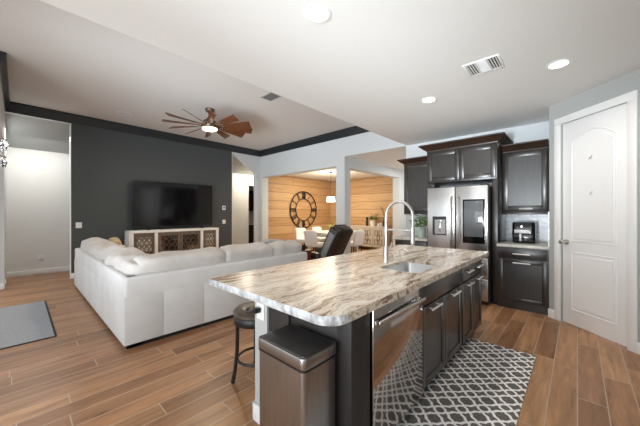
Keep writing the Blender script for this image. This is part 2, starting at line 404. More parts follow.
# end wall with two openings
we = MB(); we.box((XT - .1, YE, 2.53), (XS, YE + .24, ZL)) if False else None
we.box((XT, YE, 0), (-7.58, YE + .24, 2.53)).box((XT, YE, 2.53), (-4.19, YE + .24, 2.74)).box((XT, YE, 2.74), (XS + .3, YE + .02, ZL + .2))
we.box((-4.46, YE, 0), (-4.19, YE + .24, 2.53))
struct('wall_end', we, 'wall')
wk = MB().box((XS - .02, YE, 0), (.2, YE + .2, ZK)).box((-.27, 4.70, 0), (-.17, YE, ZK))
struct('wall_kitchen', wk, 'wall')
wp = MB(); wp.box((-4.43, YE + .24, 2.49), (-4.19, 8.3, ZK)).box((-4.43, 8.3, 0), (-4.19, 9.6, ZK))
struct('wall_passage', wp, 'wall')
struct('wall_passage_right', MB().box((XS - .02, YE + .2, 0), (XS + .1, 10, ZK)), 'wall')
struct('wall_passage_end', MB().box((-4.43, 9.6, 0), (XS + .1, 9.8, ZK)), 'wall')
struct('wall_clock', MB().box((-8.05, YE + .24, 0), (-7.83, 9.35, ZK)), 'board_y')
struct('wall_buffet', MB().box((-7.83, 9.15, 0), (-4.43, 9.35, ZK)), 'board_x')
# hall wall with a doorway to a utility room
hw = MB().box((-8.9, -.16, 0), (-8.78, 5.68, 2.9)).box((-8.9, 5.68, 2.36), (-8.78, 6.6, 2.9)).box((-8.9, 6.6, 0), (-8.78, 9, 2.9)).box((-8.78, 6.9, 0), (-8.05, 7.0, 3.0))
struct('wall_hall', hw, 'wallw')
struct('trim_2', MB().box((-8.78, 5.60, 0), (-8.765, 5.68, 2.43)).box((-8.78, 5.68, 2.36), (-8.765, 6.6, 2.43)).box((-8.78, 6.6, 0), (-8.765, 6.68, 2.43)), 'trim')
struct('wall_utility', MB().box((-10.6, 5.2, 0), (-10.402, 8.9, 2.9)).box((-10.4, 8.7, 0), (-8.9, 8.9, 2.9)).box((-10.4, 5.0, 0), (-8.9, 5.2, 2.9)), 'wallw')
struct('ceiling_utility', MB().box((-10.6, 5.0, 2.74), (-8.9, 8.9, 2.9)), 'ceil')
# angled pantry wall and the right-hand wall
TH = R(-43.2); P0 = Vector((-.27, 4.70, 0)); U = Vector((math.cos(TH), math.sin(TH), 0))
wa = MB().at(P0, TH)
wa.box((0, 0, 0), (.165, .12, ZK)).box((.165, 0, 2.465), (.88, .12, ZK)).box((.88, 0, 0), (1.75, .12, ZK))
struct('wall_pantry', wa, 'wallg')
e = P0 + U * 1.75
struct('wall_right', MB().box((e.x, -3.2, 0), (e.x + .15, e.y + .1, ZK)), 'wallg')
# baseboards
def base(name, a, b, th, zz=.11):
    d = Vector(b) - Vector(a); mb = MB().at((a[0], a[1], 0), math.atan2(d.y, d.x)); mb.box((0, -th, 0), (d.length, 0, zz), .004)
    return struct(name, mb, 'trim')
base('baseboard_hall', (-8.78, -.16), (-8.78, 5.60), .016)
base('baseboard_left', (-7.69, -.161), (-5.36, -.161), -.016) if False else None
lb = MB().box((-7.9, -.162, 0), (-7.484, -.146, .11), .004).box((-7.5, -.37, 0), (-7.484, -.146, .11), .004); struct('baseboard_left', lb, 'trim')
base('baseboard_television', (XT, .74), (XT, 4.41), .016)
pb = MB().at(P0, TH); pb.box((-.005, -.016, 0), (.10, 0, .11), .004).box((.945, -.016, 0), (1.74, 0, .11), .004)
struct('baseboard_pantry', pb, 'trim')
base('baseboard_column', (-4.46, YE), (-4.19, YE), .014)

# dark crown moulding round the living room
def crown_run():
    prof = [(0, -.19), (.010, -.19), (.012, -.165), (.025, -.135), (.038, -.085), (.055, -.05), (.058, -.028), (.065, -.025), (.065, 0), (0, 0)]
    mb = MB(); t = bmesh.new(); rows = []
    for o, z in prof:
        rows.append([t.verts.new(p) for p in ((-5.35, -.16 + o, ZL + z), (XT + o, -.16 + o, ZL + z), (XT + o, YE - o, ZL + z), (XS, YE - o, ZL + z))])
    for a, b in zip(rows, rows[1:]):
        for i in range(3): t.faces.new((a[i], a[i + 1], b[i + 1], b[i]))
    t.faces.new([r[0] for r in rows]); t.faces.new([r[-1] for r in rows][::-1])
    bmesh.ops.recalc_face_normals(t, faces=t.faces[:]); mb._add(t); return mb
struct('trim_3', crown_run(), 'crown')

# pantry door
dr = part('door_1', MB().at(P0, TH).box((.168, .02, .012), (.877, .055, 2.458), .002), 'door'); dr['kind'] = 'structure'
def arch(x0, x1, z0, z1, rise, n=14):
    pts = [(x0, z0), (x1, z0)]
    if rise <= 0: return pts + [(x1, z1), (x0, z1)]
    for i in range(n + 1):
        s = i / n; pts.append((x1 + (x0 - x1) * s, z1 - rise + rise * math.sin(math.pi * s)))
    return pts
for x0, x1, z0, z1, rise in ((.285, .76, 1.02, 2.30, .11), (.285, .76, .20, .88, 0)):
    mb = MB().at(P0, TH); pts = arch(x0, x1, z0, z1, rise)
    mb.tube([(x, .020, z) for x, z in pts], .009, 6, True, (0, 1, 0))
    mb.prism(arch(x0 + .035, x1 - .035, z0 + .035, z1 - .035, rise), .010, .022, 'Y', .0)
    part('door_panel', mb, 'door', dr)
for z in (.22, .93, 1.62, 2.24):
    mb = MB().at(P0, TH); mb.cyl((.883, .012, z - .05), (.883, .012, z + .05), .007, n=10).box((.862, .016, z - .05), (.88, .0205, z + .05))
    part('hinge', mb, 'nickel', dr, 'nickel hinge')
mb = MB().at(P0, TH); mb.cyl((.225, .02, 1.0), (.225, -.0, 1.0), .032, n=20, bev=.003).cyl((.225, .0, 1.0), (.225, -.045, 1.0), .011)
mb.at(P0 + Matrix.Rotation(TH, 3, 'Z') @ Vector((.225, -.055, 1.0)), TH, rx=R(90)); mb.lathe([(0, -.024), (.018, -.022), (.028, -.008), (.028, .006), (.02, .018), (0, .022)])
part('door_knob', mb, 'nickel', dr, 'nickel door knob')
cs = MB().at(P0, TH)
cs.box((.085, -.018, 0), (.165, 0, 2.455), .005).box((.085, -.018, 2.455), (.96, 0, 2.54), .005).box((.88, -.018, 0), (.96, 0, 2.455), .005)
struct('trim_4', cs, 'trim')
def hook(xx, zz, label):
    mb = MB().at(P0, TH); mb.box((xx - .014, .008, zz - .03), (xx + .014, .0185, zz + .03), .004)
    c = P0 + Matrix.Rotation(TH, 3, 'Z') @ Vector((xx, .01, zz)); t = thing('adhesive_hook', label, 'hook', c)
    part('hook_plate', mb, 'plastic_w', t)
    mb = MB().at(P0, TH); mb.tube([(xx, .008, zz + .01), (xx, -.006, zz - .006), (xx, -.012, zz - .02), (xx, -.018, zz - .012)], .004, 8)
    part('hook_prong', mb, 'nickel', t)
hook(.52, 1.98, 'small clear hook stuck in the upper panel of the white door, upper of two')
hook(.52, 1.58, 'small clear hook stuck in the upper panel of the white door, lower of two')

# ------------------------------------------------------------------ cabinet helpers
def frontpiece(mb, w, h, t=.02, rail=.055, rec=.009, slab=False):
    """front in the current frame: x 0..w, z 0..h, face at y = -t"""
    if slab: mb.box((0, -t, 0), (w, 0, h), .003); return mb
    mb.box((0, -t, 0), (rail, 0, h), .002).box((w - rail, -t, 0), (w, 0, h), .002)
    mb.box((rail, -t, 0), (w - rail, 0, rail), .002).box((rail, -t, h - rail), (w - rail, 0, h), .002)
    mb.box((rail - .002, -t + rec, rail - .002), (w - rail + .002, 0, h - rail + .002))
    return mb
def pull(mb, x, z, ln=.13, y=-.02):
    mb.cyl((x - ln / 2, y - .03, z), (x + ln / 2, y - .03, z), .0085, n=10)
    for s in (-1, 1): mb.cyl((x + s * ln * .36, y, z), (x + s * ln * .36, y - .03, z), .005, n=8)
    return mb
def at_front(origin, rz): return lambda: MB().at(origin, rz)
def crown_cab(x0, x1, yf, yb, z0, z1, out, right=True, left=True):
    h = z1 - z0; prof = [(-.012, 0), (.006, 0), (.010, h * .16), (out * .35, h * .34), (out * .7, h * .62), (out * .93, h * .80), (out, h * .82), (out, h)]
    mb = MB(); t = bmesh.new(); rows = []
    for o, z in prof:
        l = o if left else 0; r = o if right else 0
        rows.append([t.verts.new(p) for p in ((x0 - l, yb, z0 + z), (x0 - l, yf - o, z0 + z), (x1 + r, yf - o, z0 + z), (x1 + r, yb, z0 + z))])
    for a, b in zip(rows, rows[1:]):
        for i in range(4): t.faces.new((a[i], a[(i + 1) % 4], b[(i + 1) % 4], b[i]))
    t.faces.new(rows[0]); t.faces.new(rows[-1])
    bmesh.ops.recalc_face_normals(t, faces=t.faces[:]); mb._add(t); return mb

# ------------------------------------------------------------------ island
XF = -.81   # carcass face on the kitchen side
def island_cab(name, y0, y1, label):
    t = thing(name, label, 'cabinet', (-1.1, (y0 + y1) / 2, 0))
    part('carcass', MB().box((-1.42, y0, .10), (XF, y1, .17)).box((-1.42, y0, .17), (-1.40, y1, .872)).box((-1.42, y0, .17), (XF, y0 + .018, .872)).box((-1.42, y1 - .018, .17), (XF, y1, .872)), 'cab', t)
    part('gap_shade_face', MB().box((XF - .012, y0 + .018, .17), (XF, y1 - .018, .872)), 'cabin', t, 'face frame blackened as gap shade')  # near-black paints in the shade between the fronts
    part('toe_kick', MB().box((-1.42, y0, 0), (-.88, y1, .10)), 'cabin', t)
    return t
g = .004
t = island_cab('sink_base_cabinet', 1.885, 2.815, 'dark wood sink cabinet with two doors beneath the undermount sink')
F = lambda y, z: MB().at((XF, y, z), R(90))
part('false_drawer', frontpiece(F(1.905, .70), .892, .15, slab=True), 'cab', t)
for i, (y, hx) in enumerate(((1.905, .20), (2.353, .22))):
    d = part('door', frontpiece(F(y, .115), .444, .57), 'cab', t)
    part('handle', pull(F(y, .115), hx, .545, .19), 'handle_silver', d, 'silver bar handle')
t = island_cab('drawer_base_cabinet', 2.82, 3.545, 'dark wood island cabinet with wide drawer, at the end nearest the refrigerator')
d = part('drawer', frontpiece(F(2.835, .70), .695, .15, slab=True), 'cab', t)
for hx in (.17, .525): part('handle', pull(F(2.835, .70), hx, .085, .17), 'handle_silver', d, 'silver bar handle')
for y, hx in ((2.835, .172), (3.186, .172)):
    d = part('door', frontpiece(F(y, .115), .345, .57), 'cab', t)
    part('handle', pull(F(y, .115), hx, .545, .17), 'handle_silver', d, 'silver bar handle')
# end cladding
t = thing('island_end_panel', 'dark wood panelled end of the island behind the steel bin', 'panel', (-1.1, 1.1, 0))
part('panel', MB().box((-1.425, 1.07, .0), (-.872, 1.09, .872), .002), 'cab_end', t)
part('corner_post', MB().box((-.87, 1.065, .02), (-.782, 1.225, .872), .003), 'cab_end', t)
part('batten', MB().box((-1.30, 1.055, 0), (-1.22, 1.071, .872), .003), 'cab_end', t)
part('bottom_rail', MB().box((-1.22, 1.058, 0), (-.87, 1.071, .12), .003), 'cab_end', t)
# half wall carrying the bar overhang
hwall = MB().box((-1.56, 1.06, 0), (-1.43, 3.55, .872))
props(part('island_half_wall', hwall, 'wallg', None, loc=(-1.495, 2.3, 0)), 'low pale grey half wall along the stool side of the island', 'half wall')
single('island_baseboard', MB().box((-1.576, 1.044, 0), (-1.56, 3.56, .11), .004).box((-1.576, 1.044, 0), (-1.43, 1.06, .11), .004), 'trim', 'white baseboard wrapped round the foot of the island half wall', 'baseboard', (-1.57, 2.3, 0))
t = thing('wall_outlet', 'white outlet plate on the near end of the island half wall', 'outlet', (-1.49, 1.058, .74))
part('plate', MB().box((-1.532, 1.052, .67), (-1.455, 1.060, .80), .003), 'plastic_w', t)
for z in (.712, .758): part('socket', MB().box((-1.51, 1.049, z - .013), (-1.477, 1.0525, z + .013), .003), 'plastic_w', t)
t = thing('plug', 'black plug with cord in the outlet at the island end', 'plug', (-1.493, 1.05, .735))
part('plug_body', MB().box((-1.510, 1.005, .720), (-1.476, 1.0485, .752), .005), 'black', t)
part('cord', MB().tube([(-1.493, 1.008, .736), (-1.52, .998, .728), (-1.57, 1.003, .715), (-1.62, 1.03, .705), (-1.66, 1.08, .70)], .009, 8), 'black', t)
# dishwasher
t = thing('dishwasher', 'stainless dishwasher at the near end of the island', 'dishwasher', (-1.1, 1.56, 0))
part('body', MB().box((-1.40, 1.25, .10), (-.82, 1.865, .868)), 'steel_d', t)
part('door', MB().box((-.82, 1.245, .115), (-.775, 1.87, .862), .004), 'steel_dw', t)
h = MB().box((-.760, 1.262, .765), (-.742, 1.853, .793), .006, 3); h.box((-.78, 1.262, .769), (-.755, 1.285, .789)).box((-.78, 1.83, .769), (-.755, 1.853, .789))
part('handle', h, 'steel', t)
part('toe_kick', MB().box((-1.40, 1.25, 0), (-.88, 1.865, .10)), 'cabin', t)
# countertop with the sink cut-out
def counter():
    mb = MB(); t = bmesh.new()
    x0, x1, y0, y1, z0, z1 = -1.83, -.735, .87, 3.635, .872, .914
    sx0, sx1, sy0, sy1 = -1.18, -.85, 1.96, 2.49
    def corner(cx, cy, r, a0, n): return [(cx + r * math.cos(R(a0 + 90 * i / n)), cy + r * math.sin(R(a0 + 90 * i / n))) for i in range(n + 1)]
    outer = corner(x0 + .03, y0 + .03, .03, 180, 4) + corner(x1 - .10, y0 + .10, .10, 270, 8) + corner(x1 - .03, y1 - .03, .03, 0, 4) + corner(x0 + .03, y1 - .03, .03, 90, 4)
    inner = corner(sx0 + .04, sy0 + .04, .04, 180, 4) + corner(sx1 - .04, sy0 + .04, .04, 270, 4) + corner(sx1 - .04, sy1 - .04, .04, 0, 4) + corner(sx0 + .04, sy1 - .04, .04, 90, 4)
    for loop in (outer, inner):
        vs = [t.verts.new((*p, z1)) for p in loop]
        for i in range(len(vs)): t.edges.new((vs[i], vs[(i + 1) % len(vs)]))
    bmesh.ops.triangle_fill(t, edges=t.edges[:], use_beauty=True)
    for f in t.faces:
        if f.normal.z < 0: f.normal_flip()
    ex = bmesh.ops.extrude_face_region(t, geom=t.faces[:])
    for v in [v for v in ex['geom'] if isinstance(v, bmesh.types.BMVert)]: v.co.z = z0
    bmesh.ops.recalc_face_normals(t, faces=t.faces[:])
    mb._add(t); return mb
def counter_edge():
    # rough chiselled band round the two outer sides
    mb = MB(); t = bmesh.new(); pts = []
    x0, x1, y0, y1 = -1.83, -.735, .87, 3.635
    y = y1 - .02
    while y > y0 + .05: pts.append((x0, y, -1, 0)); y -= .035
    for i in range(6): a = R(180 + 90 * i / 5); pts.append((x0 + .03 + .03 * math.cos(a), y0 + .03 + .03 * math.sin(a), math.cos(a), math.sin(a)))
    x = x0 + .06
    while x < x1 - .10: pts.append((x, y0, 0, -1)); x += .03
    for i in range(9): a = R(270 + 90 * i / 8); pts.append((x1 - .10 + .10 * math.cos(a), y0 + .10 + .10 * math.sin(a), math.cos(a), math.sin(a)))
    rows = []
    rnd = random.Random(3)
    for x, y, nx, ny in pts:
        col = []
        for k, (z, o) in enumerate(((.9135, .0), (.905, .004), (.893, .006), (.880, .004), (.8725, .0))):
            j = rnd.uniform(-.003, .004) if 0 < k < 4 else 0
            col.append(t.verts.new((x + nx * (o + j + .0005), y + ny * (o + j + .0005), z)))
        rows.append(col)
    for a, b in zip(rows, rows[1:]):
        for k in range(4): t.faces.new((a[k], a[k + 1], b[k + 1], b[k]))
    bmesh.ops.recalc_face_normals(t, faces=t.faces[:]); mb._add(t); return mb
t = thing('island_countertop', 'brown and cream veined granite worktop on the island', 'countertop', (-1.28, 2.25, .872))
part('slab', counter(), 'stone', t, smooth=25)
part('chiselled_edge', counter_edge(), 'stone_edge', t, 'pale rough chiselled edge', smooth=20)
# sink
def sink():
    mb = MB(); t = bmesh.new()
    def loop(x0, x1, y0, y1, r, z, n=5):
        o = []
        for cx, cy, a0 in ((x0 + r, y0 + r, 180), (x1 - r, y0 + r, 270), (x1 - r, y1 - r, 0), (x0 + r, y1 - r, 90)):
            for i in range(n + 1): a = R(a0 + 90 * i / n); o.append(t.verts.new((cx + r * math.cos(a), cy + r * math.sin(a), z)))
        return o
    rows = [loop(-1.21, -.836, 1.93, 2.52, .05, .871), loop(-1.179, -.851, 1.961, 2.489, .04, .871), loop(-1.178, -.852, 1.962, 2.488, .04, .890), loop(-1.172, -.858, 1.968, 2.482, .05, .72), loop(-1.15, -.88, 1.99, 2.46, .06, .685)]
    for a, b in zip(rows, rows[1:]):
        n = len(a)
        for i in range(n): t.faces.new((a[i], a[(i + 1) % n], b[(i + 1) % n], b[i]))
    t.faces.new(rows[-1]); bmesh.ops.recalc_face_normals(t, faces=t.faces[:])
    for f in t.faces: pass
    mb._add(t); return mb
t = thing('kitchen_sink', 'stainless undermount sink set in the island granite', 'sink', (-1.015, 2.225, .685))
part('basin', sink(), 'basin', t)
part('drain', MB().lathe([(0, .0), (.03, .0), (.042, .004), (.045, .001)], 20, (-1.015, 2.225, .686)), 'chrome', t)
# faucet
fx, fy = -1.262, 2.24
t = thing('kitchen_faucet', 'tall brushed nickel spring faucet arching over the sink', 'faucet', (fx, fy, .914))
part('faucet_base', MB().lathe([(0, 0), (.03, 0), (.03, .008), (.024, .014), (.022, .02), (.022, .13), (.018, .14), (0, .14)], 20, (fx, fy, .914)), 'nickel', t)
part('faucet_column', MB().cyl((fx, fy, 1.05), (fx, fy, 1.32), .0125, n=16), 'nickel', t)
arc = [(fx, fy, 1.31)] + [(fx + .125 - .125 * math.cos(R(a)), fy, 1.325 + .125 * math.sin(R(a))) for a in range(0, 181, 10)] + [(fx + .25, fy, 1.27), (fx + .25, fy, 1.2)]
hose = part('hose', MB().tube(arc, .009, 10), 'nickel', t)
sp = []
arcv = [Vector(p) for p in arc]; seg = [(arcv[i + 1] - arcv[i]).length for i in range(len(arcv) - 1)]; tot = sum(seg)
def on_arc(s):
    for i, l in enumerate(seg):
        if s <= l or i == len(seg) - 1: k = s / l; d = (arcv[i + 1] - arcv[i]).normalized(); return arcv[i].lerp(arcv[i + 1], min(k, 1)), d
        s -= l
for i in range(420):
    s = tot * i / 419; p, d = on_arc(s); n1 = Vector((0, 1, 0)); n2 = d.cross(n1); a = i * 2 * math.pi * 42 / 419
    sp.append(p + n1 * .0125 * math.cos(a) + n2 * .0125 * math.sin(a))
part('spring', MB().tube(sp, .0026, 5), 'nickel', hose)
part('spray_head', MB().cyl((fx + .25, fy, 1.21), (fx + .25, fy, 1.10), .014, .018, 16).cyl((fx + .25, fy, 1.10), (fx + .25, fy, 1.085), .018, .012, 16), 'nickel', t)
part('support_arm', MB().cyl((fx, fy, 1.205), (fx + .25, fy, 1.205), .008, n=10).cyl((fx, fy, 1.185), (fx, fy, 1.225), .019, n=14).cyl((fx + .25, fy, 1.19), (fx + .25, fy, 1.22), .019, n=14), 'nickel', t)
part('lever', MB().cyl((fx, fy, 1.02), (fx + .015, fy + .045, 1.02), .009, n=10).cyl((fx + .015, fy + .045, 1.02), (fx + .02, fy + .07, 1.085), .006, n=10), 'nickel', t)
def dispenser(x, y, name, label, cat):
    t = thing(name, label, cat, (x, y, .914))
    part('collar', MB().lathe([(0, 0), (.022, 0), (.022, .006), (.013, .014), (.013, .045), (0, .045)], 16, (x, y, .914)), 'nickel', t)
    part('spout', MB().tube([(x, y, .955), (x, y, .985), (x + .012, y, 1.0), (x + .04, y, 1.004), (x + .075, y, .992)], .007, 8), 'nickel', t)
dispenser(-1.265, 2.50, 'soap_dispenser', 'short nickel soap dispenser beside the tall faucet', 'soap dispenser')
x, y = -1.285, 2.385
t = thing('faucet_handle', 'small nickel side control with knob between faucet and soap dispenser', 'handle', (x, y, .914))
part('collar', MB().lathe([(0, 0), (.018, 0), (.018, .005), (.01, .012), (.01, .03), (0, .03)], 14, (x, y, .914)), 'nickel', t)
part('knob', MB().lathe([(0, .028), (.014, .03), (.017, .04), (.012, .05), (0, .052)], 14, (x, y, .914)), 'nickel', t)

# ------------------------------------------------------------------ bin, stool, rugs
def rrect(x0, x1, y0, y1, r, n=5):
    o = []
    for cx, cy, a0 in ((x0 + r, y0 + r, 180), (x1 - r, y0 + r, 270), (x1 - r, y1 - r, 0), (x0 + r, y1 - r, 90)):
        for i in range(n + 1): a = R(a0 + 90 * i / n); o.append((cx + r * math.cos(a), cy + r * math.sin(a)))
    return o
bx0, bx1, by0, by1, bz = -1.185, -.845, .815, 1.045, .73
t = thing('trash_can', 'tall rectangular stainless step bin standing at the island end', 'trash can', ((bx0 + bx1) / 2, (by0 + by1) / 2, 0))
part('body', MB().prism(rrect(bx0 + .004, bx1 - .004, by0 + .004, by1 - .004, .022), .03, bz - .055), 'steel_can', t)
part('base', MB().prism(rrect(bx0, bx1, by0, by1, .025), 0, .035), 'black', t)
part('rim', MB().prism(rrect(bx0, bx1, by0, by1, .025), bz - .06, bz - .052), 'black', t)
part('lid', MB().prism(rrect(bx0 - .001, bx1 + .001, by0 - .001, by1, .026), bz - .052, bz, 'Z', .006), 'steel_can', t)
part('lid_reflection_panel', MB().prism(rrect(bx0 + .012, bx1 - .012, by0 + .012, by1 - .012, .018), bz - .001, bz + .003, 'Z', .001), 'lid_reflection', t, 'lid panel darkened as worktop reflection')  # dark inset stands in for the worktop underside mirrored in the lid
part('pedal', MB().box((bx0 + .13, by0 - .04, .012), (bx1 - .13, by0 + .004, .024), .004), 'steel_can', t)

sx, sy = -1.925, 1.325
t = thing('bar_stool', 'dark metal bar stool with round bronze leather seat tucked under the worktop', 'stool', (sx, sy, 0))
part('seat', MB().lathe([(0, .535), (.17, .535), (.187, .546), (.187, .566), (.165, .588), (.10, .604), (0, .61)], 32, (sx, sy, 0)), 'stoolseat', t)
part('seat_ring', MB().lathe([(.10, .475), (.176, .475), (.182, .485), (.182, .520), (.176, .536), (.10, .536), (.10, .475)], 32, (sx, sy, 0)), 'stoolmetal', t)
for k in range(4):
    a = R(240 + 90 * k); c, s = math.cos(a), math.sin(a)
    part('leg', MB().tube([(sx + c * r, sy + s * r, z) for r, z in ((.155, .50), (.152, .40), (.155, .25), (.170, .10), (.188, .0))], .0145, 8), 'stoolmetal', t)
part('footrest', MB().ring((sx, sy, .185), .150, .010), 'stoolmetal', t)

rg = MB().box((-.868, .6, .001), (-.285, 3.30, .013), .004)
single('kitchen_rug', rg, 'rug', 'charcoal and cream trellis runner rug on the floor along the island', 'rug', (-.58, 1.95, 0))
t = thing('door_mat', 'flat grey mat with black edge on the floor at left', 'mat', (-5.1, -.15, 0))
part('pile', MB().box((-6.0, -.58, .002), (-4.21, .275, .012), .003), 'mat', t)
part('border', MB().box((-6.02, -.60, .0005), (-4.19, .295, .007), .002), 'matedge', t)

# ------------------------------------------------------------------ kitchen wall run
YB = YE - .003
# refrigerator
t = thing('refrigerator', 'stainless french-door refrigerator with a dark glass window', 'refrigerator', (-1.39, 5.0, 0))
fx0, fx1, fy0, fz = -1.835, -.95, 4.615, 1.765
part('case', MB().box((fx0 + .01, 4.70, .03), (fx1 - .005, 5.38, fz - .01), .004), mat('fridge_side_grey', (.045, .043, .042), .45), t)
mid = (fx0 + fx1) / 2 - .005
zf = .70
ld = MB(); ld.box((fx0, fy0, zf), (mid - .003, 4.695, fz), .012, 3)
ldo = part('left_door', ld, 'steel', t)
rdo = part('right_door', MB().box((mid + .003, fy0, zf), (fx1, 4.695, fz), .012, 3), 'steel', t)
part('freezer_drawer', MB().box((fx0, fy0, .39), (fx1, 4.695, zf - .006), .012, 3), 'steel', t)
part('freezer_drawer', MB().box((fx0, fy0, .06), (fx1, 4.695, .384), .012, 3), 'steel', t)
for z in (.64, .335): 
    part('handle', MB().cyl((fx0 + .06, fy0 - .05, z), (fx1 - .06, fy0 - .05, z), .011, n=12).cyl((fx0 + .1, fy0 - .05, z), (fx0 + .1, fy0, z), .008, n=8).cyl((fx1 - .1, fy0 - .05, z), (fx1 - .1, fy0, z), .008, n=8), 'nickel', t)
for d, xx in ((ldo, mid - .05), (rdo, mid + .045)):
    part('handle', MB().tube([(xx, fy0 + .002, 1.61), (xx, fy0 - .035, 1.59), (xx, fy0 - .055, 1.5), (xx, fy0 - .06, 1.25), (xx, fy0 - .055, .95), (xx, fy0 - .035, .85), (xx, fy0 + .002, .83)], .012, 10), 'nickel', d)
wx0, wx1, wz0, wz1 = -1.29, -.99, .90, 1.56
part('glass_window', MB().box((wx0, fy0 - .004, wz0), (wx1, fy0 + .005, wz1), .002), 'blackgloss', rdo, 'black framed dark glass window')
part('glass_pane', MB().box((wx0 + .022, fy0 - .006, wz0 + .10), (wx1 - .022, fy0 - .003, wz1 - .022), .001), 'glass_d', rdo)
dx0, dx1, dz0, dz1 = -1.745, -1.53, 1.0, 1.30
fr = MB(); fr.box((dx0, fy0 - .004, dz0), (dx0 + .035, fy0 + .004, dz1)).box((dx0 + .035, fy0 - .004, dz1 - .05), (dx1, fy0 + .004, dz1)).box((dx1 - .012, fy0 - .004, dz0), (dx1, fy0 + .004, dz1 - .05)).box((dx0 + .035, fy0 - .004, dz0), (dx1 - .012, fy0 + .004, dz0 + .02))
dsp = part('water_dispenser', fr, 'black', ldo, 'black framed ice and water dispenser')
part('niche', MB().box((dx0 + .035, fy0 - .001, dz0 + .02), (dx1 - .012, fy0 + .002, dz1 - .05)), 'steel_d', dsp)
part('nozzle', MB().box((-1.655, fy0 - .012, dz1 - .085), (-1.60, fy0 - .001, dz1 - .05), .003).box((-1.64, fy0 - .007, 1.06), (-1.615, fy0 - .001, dz1 - .085), .002), 'steel', dsp)
for x in (fx0 + .06, fx1 - .06): part('hinge_cover', MB().box((x - .05, 4.63, fz), (x + .05, 4.72, fz + .018), .004), 'black', t)
for x in (fx1 - .08, fx0 + .02): part('foot', MB().box((x, 4.66, 0), (x + .06, 4.74, .035)), 'black', t)
# over-fridge cabinet
def wall_cab(name, label, x0, x1, yf, z0, z1, ztop, out, ndoor, crownL=True, crownR=True, cover=0):
    t = thing(name, label, 'cabinet', ((x0 + x1) / 2, (yf + YB) / 2, z0))
    part('carcass', MB().box((x0, yf, z0), (x1, YB, z1), .001), 'cab', t)
    w = (x1 - x0 - .03 - .006 * (ndoor - 1)) / ndoor
    for i in range(ndoor):
        part('door', frontpiece(MB().at((x0 + .015 + i * (w + .006), yf, z0 + .03)), w, z1 - z0 - .045, rec=.010, rail=.065), 'cab', t)
    part('crown', crown_cab(x0, x1, yf, YB, z1, ztop, out, crownR, crownL), 'cab_crown', t, 'brown crown moulding')
    return t
wall_cab('fridge_top_cabinet', 'dark wood two-door cabinet with wide crown above the refrigerator', -1.895, -.865, 4.76, 1.86, 2.39, 2.50, .11, 2)
t = wall_cab('wall_cabinet', 'dark wood wall cabinet right of the refrigerator, above the black air fryer', -.858, -.30, 5.10, 1.37, 2.28, 2.388, .10, 1, False, False)
part('light_rail', MB().box((-.858, 5.09, 1.335), (-.30, 5.11, 1.37), .003), 'cab', t)
part('handle', pull(MB().at((-.858, 5.08, 1.37)), .30, .045, .16, 0), 'handle_silver', t)
t = wall_cab('wall_cabinet', 'dark wood wall cabinet left of the refrigerator, above the green vase', -2.48, -1.902, 5.10, 1.36, 2.29, 2.388, .10, 1, True, False)
part('light_rail', MB().box((-2.48, 5.09, 1.33), (-1.902, 5.11, 1.36), .003), 'cab', t)
single('refrigerator_side_panel', MB().box((-.935, 4.80, 0), (-.862, YB, 1.858), .002), 'cab', 'tall dark wood panel between refrigerator and right base cabinet', 'panel', (-.9, 5.1, 0))
# base cabinets
def base_cab(label, x0, x1):
    t = thing('base_cabinet', label, 'cabinet', ((x0 + x1) / 2, 5.1, 0)); yf = 4.74
    part('carcass', MB().box((x0, yf, .10), (x1, YB, .872)), 'cab', t)
    part('toe_kick', MB().box((x0, yf + .02, 0), (x1, YB, .10)), 'cab', t)
    w = x1 - x0 - .03
    d = part('drawer', frontpiece(MB().at((x0 + .015, yf, .715)), w, .14, slab=True), 'cab', t)
    part('handle', pull(MB().at((x0 + .015, yf, .715)), w / 2, .07, .2), 'handle_silver', d, 'silver bar handle')
    d = part('door', frontpiece(MB().at((x0 + .015, yf, .115)), w, .585), 'cab', t)
    part('handle', pull(MB().at((x0 + .015, yf, .115)), w / 2, .545, .2), 'handle_silver', d, 'silver bar handle')
base_cab('dark wood base cabinet with drawer, under the black air fryer', -.858, -.275)
base_cab('dark wood base cabinet left of the refrigerator, under the green vase', -2.48, -1.88)
single('countertop', MB().box((-.862, 4.70, .873), (-.274, YB, .912), .006), 'stone_light', 'short pale granite worktop carrying the air fryer', 'countertop', (-.57, 5.06, .873))
single('countertop', MB().box((-2.53, 4.70, .873), (-1.87, YB, .912), .006), 'stone_light', 'short pale granite worktop carrying the green vase', 'countertop', (-2.2, 5.06, .873))
struct('wall_backsplash_left', MB().box((-2.53, YE - .012, .912), (-1.87, YE + .001, 1.37)), 'marble')
struct('wall_backsplash_right', MB().box((-.862, YE - .012, .912), (-.271, YE + .001, 1.37)).box((-.283, 4.70, .912), (-.2695, YE, 1.37)), 'marble')
# air fryer
ax0, ax1, ay0, ay1, az = -.72, -.445, 4.99, 5.26, .912
t = thing('air_fryer', 'black air fryer with silver band on the right worktop', 'air fryer', ((ax0 + ax1) / 2, 5.12, az))
part('body', MB().prism(rrect(ax0, ax1, ay0, ay1, .05), az + .008, az + .305, 'Z', .012), 'blackgloss', t)
part('silver_band', MB().box((ax0 + .03, ay0 - .004, az + .145), (ax1 - .06, ay0 + .01, az + .20), .003), 'silver', t, 'silver band')
part('drawer', MB().box((ax0 + .02, ay0 - .008, az + .025), (ax1 - .02, ay0 + .02, az + .143), .006), 'blackgloss', t)
part('handle', MB().box((ax0 + .095, ay0 - .045, az + .035), (ax0 + .125, ay0 - .004, az + .143), .006), 'silver', t, 'silver handle')
part('knob', MB().cyl((ax0 + .12, ay0 + .002, az + .245), (ax0 + .12, ay0 - .012, az + .245), .013, n=16), 'nickel', t)
part('foot', MB().box((ax0 + .03, ay0 + .03, az), (ax1 - .03, ay1 - .03, az + .01)), 'rubber', t)

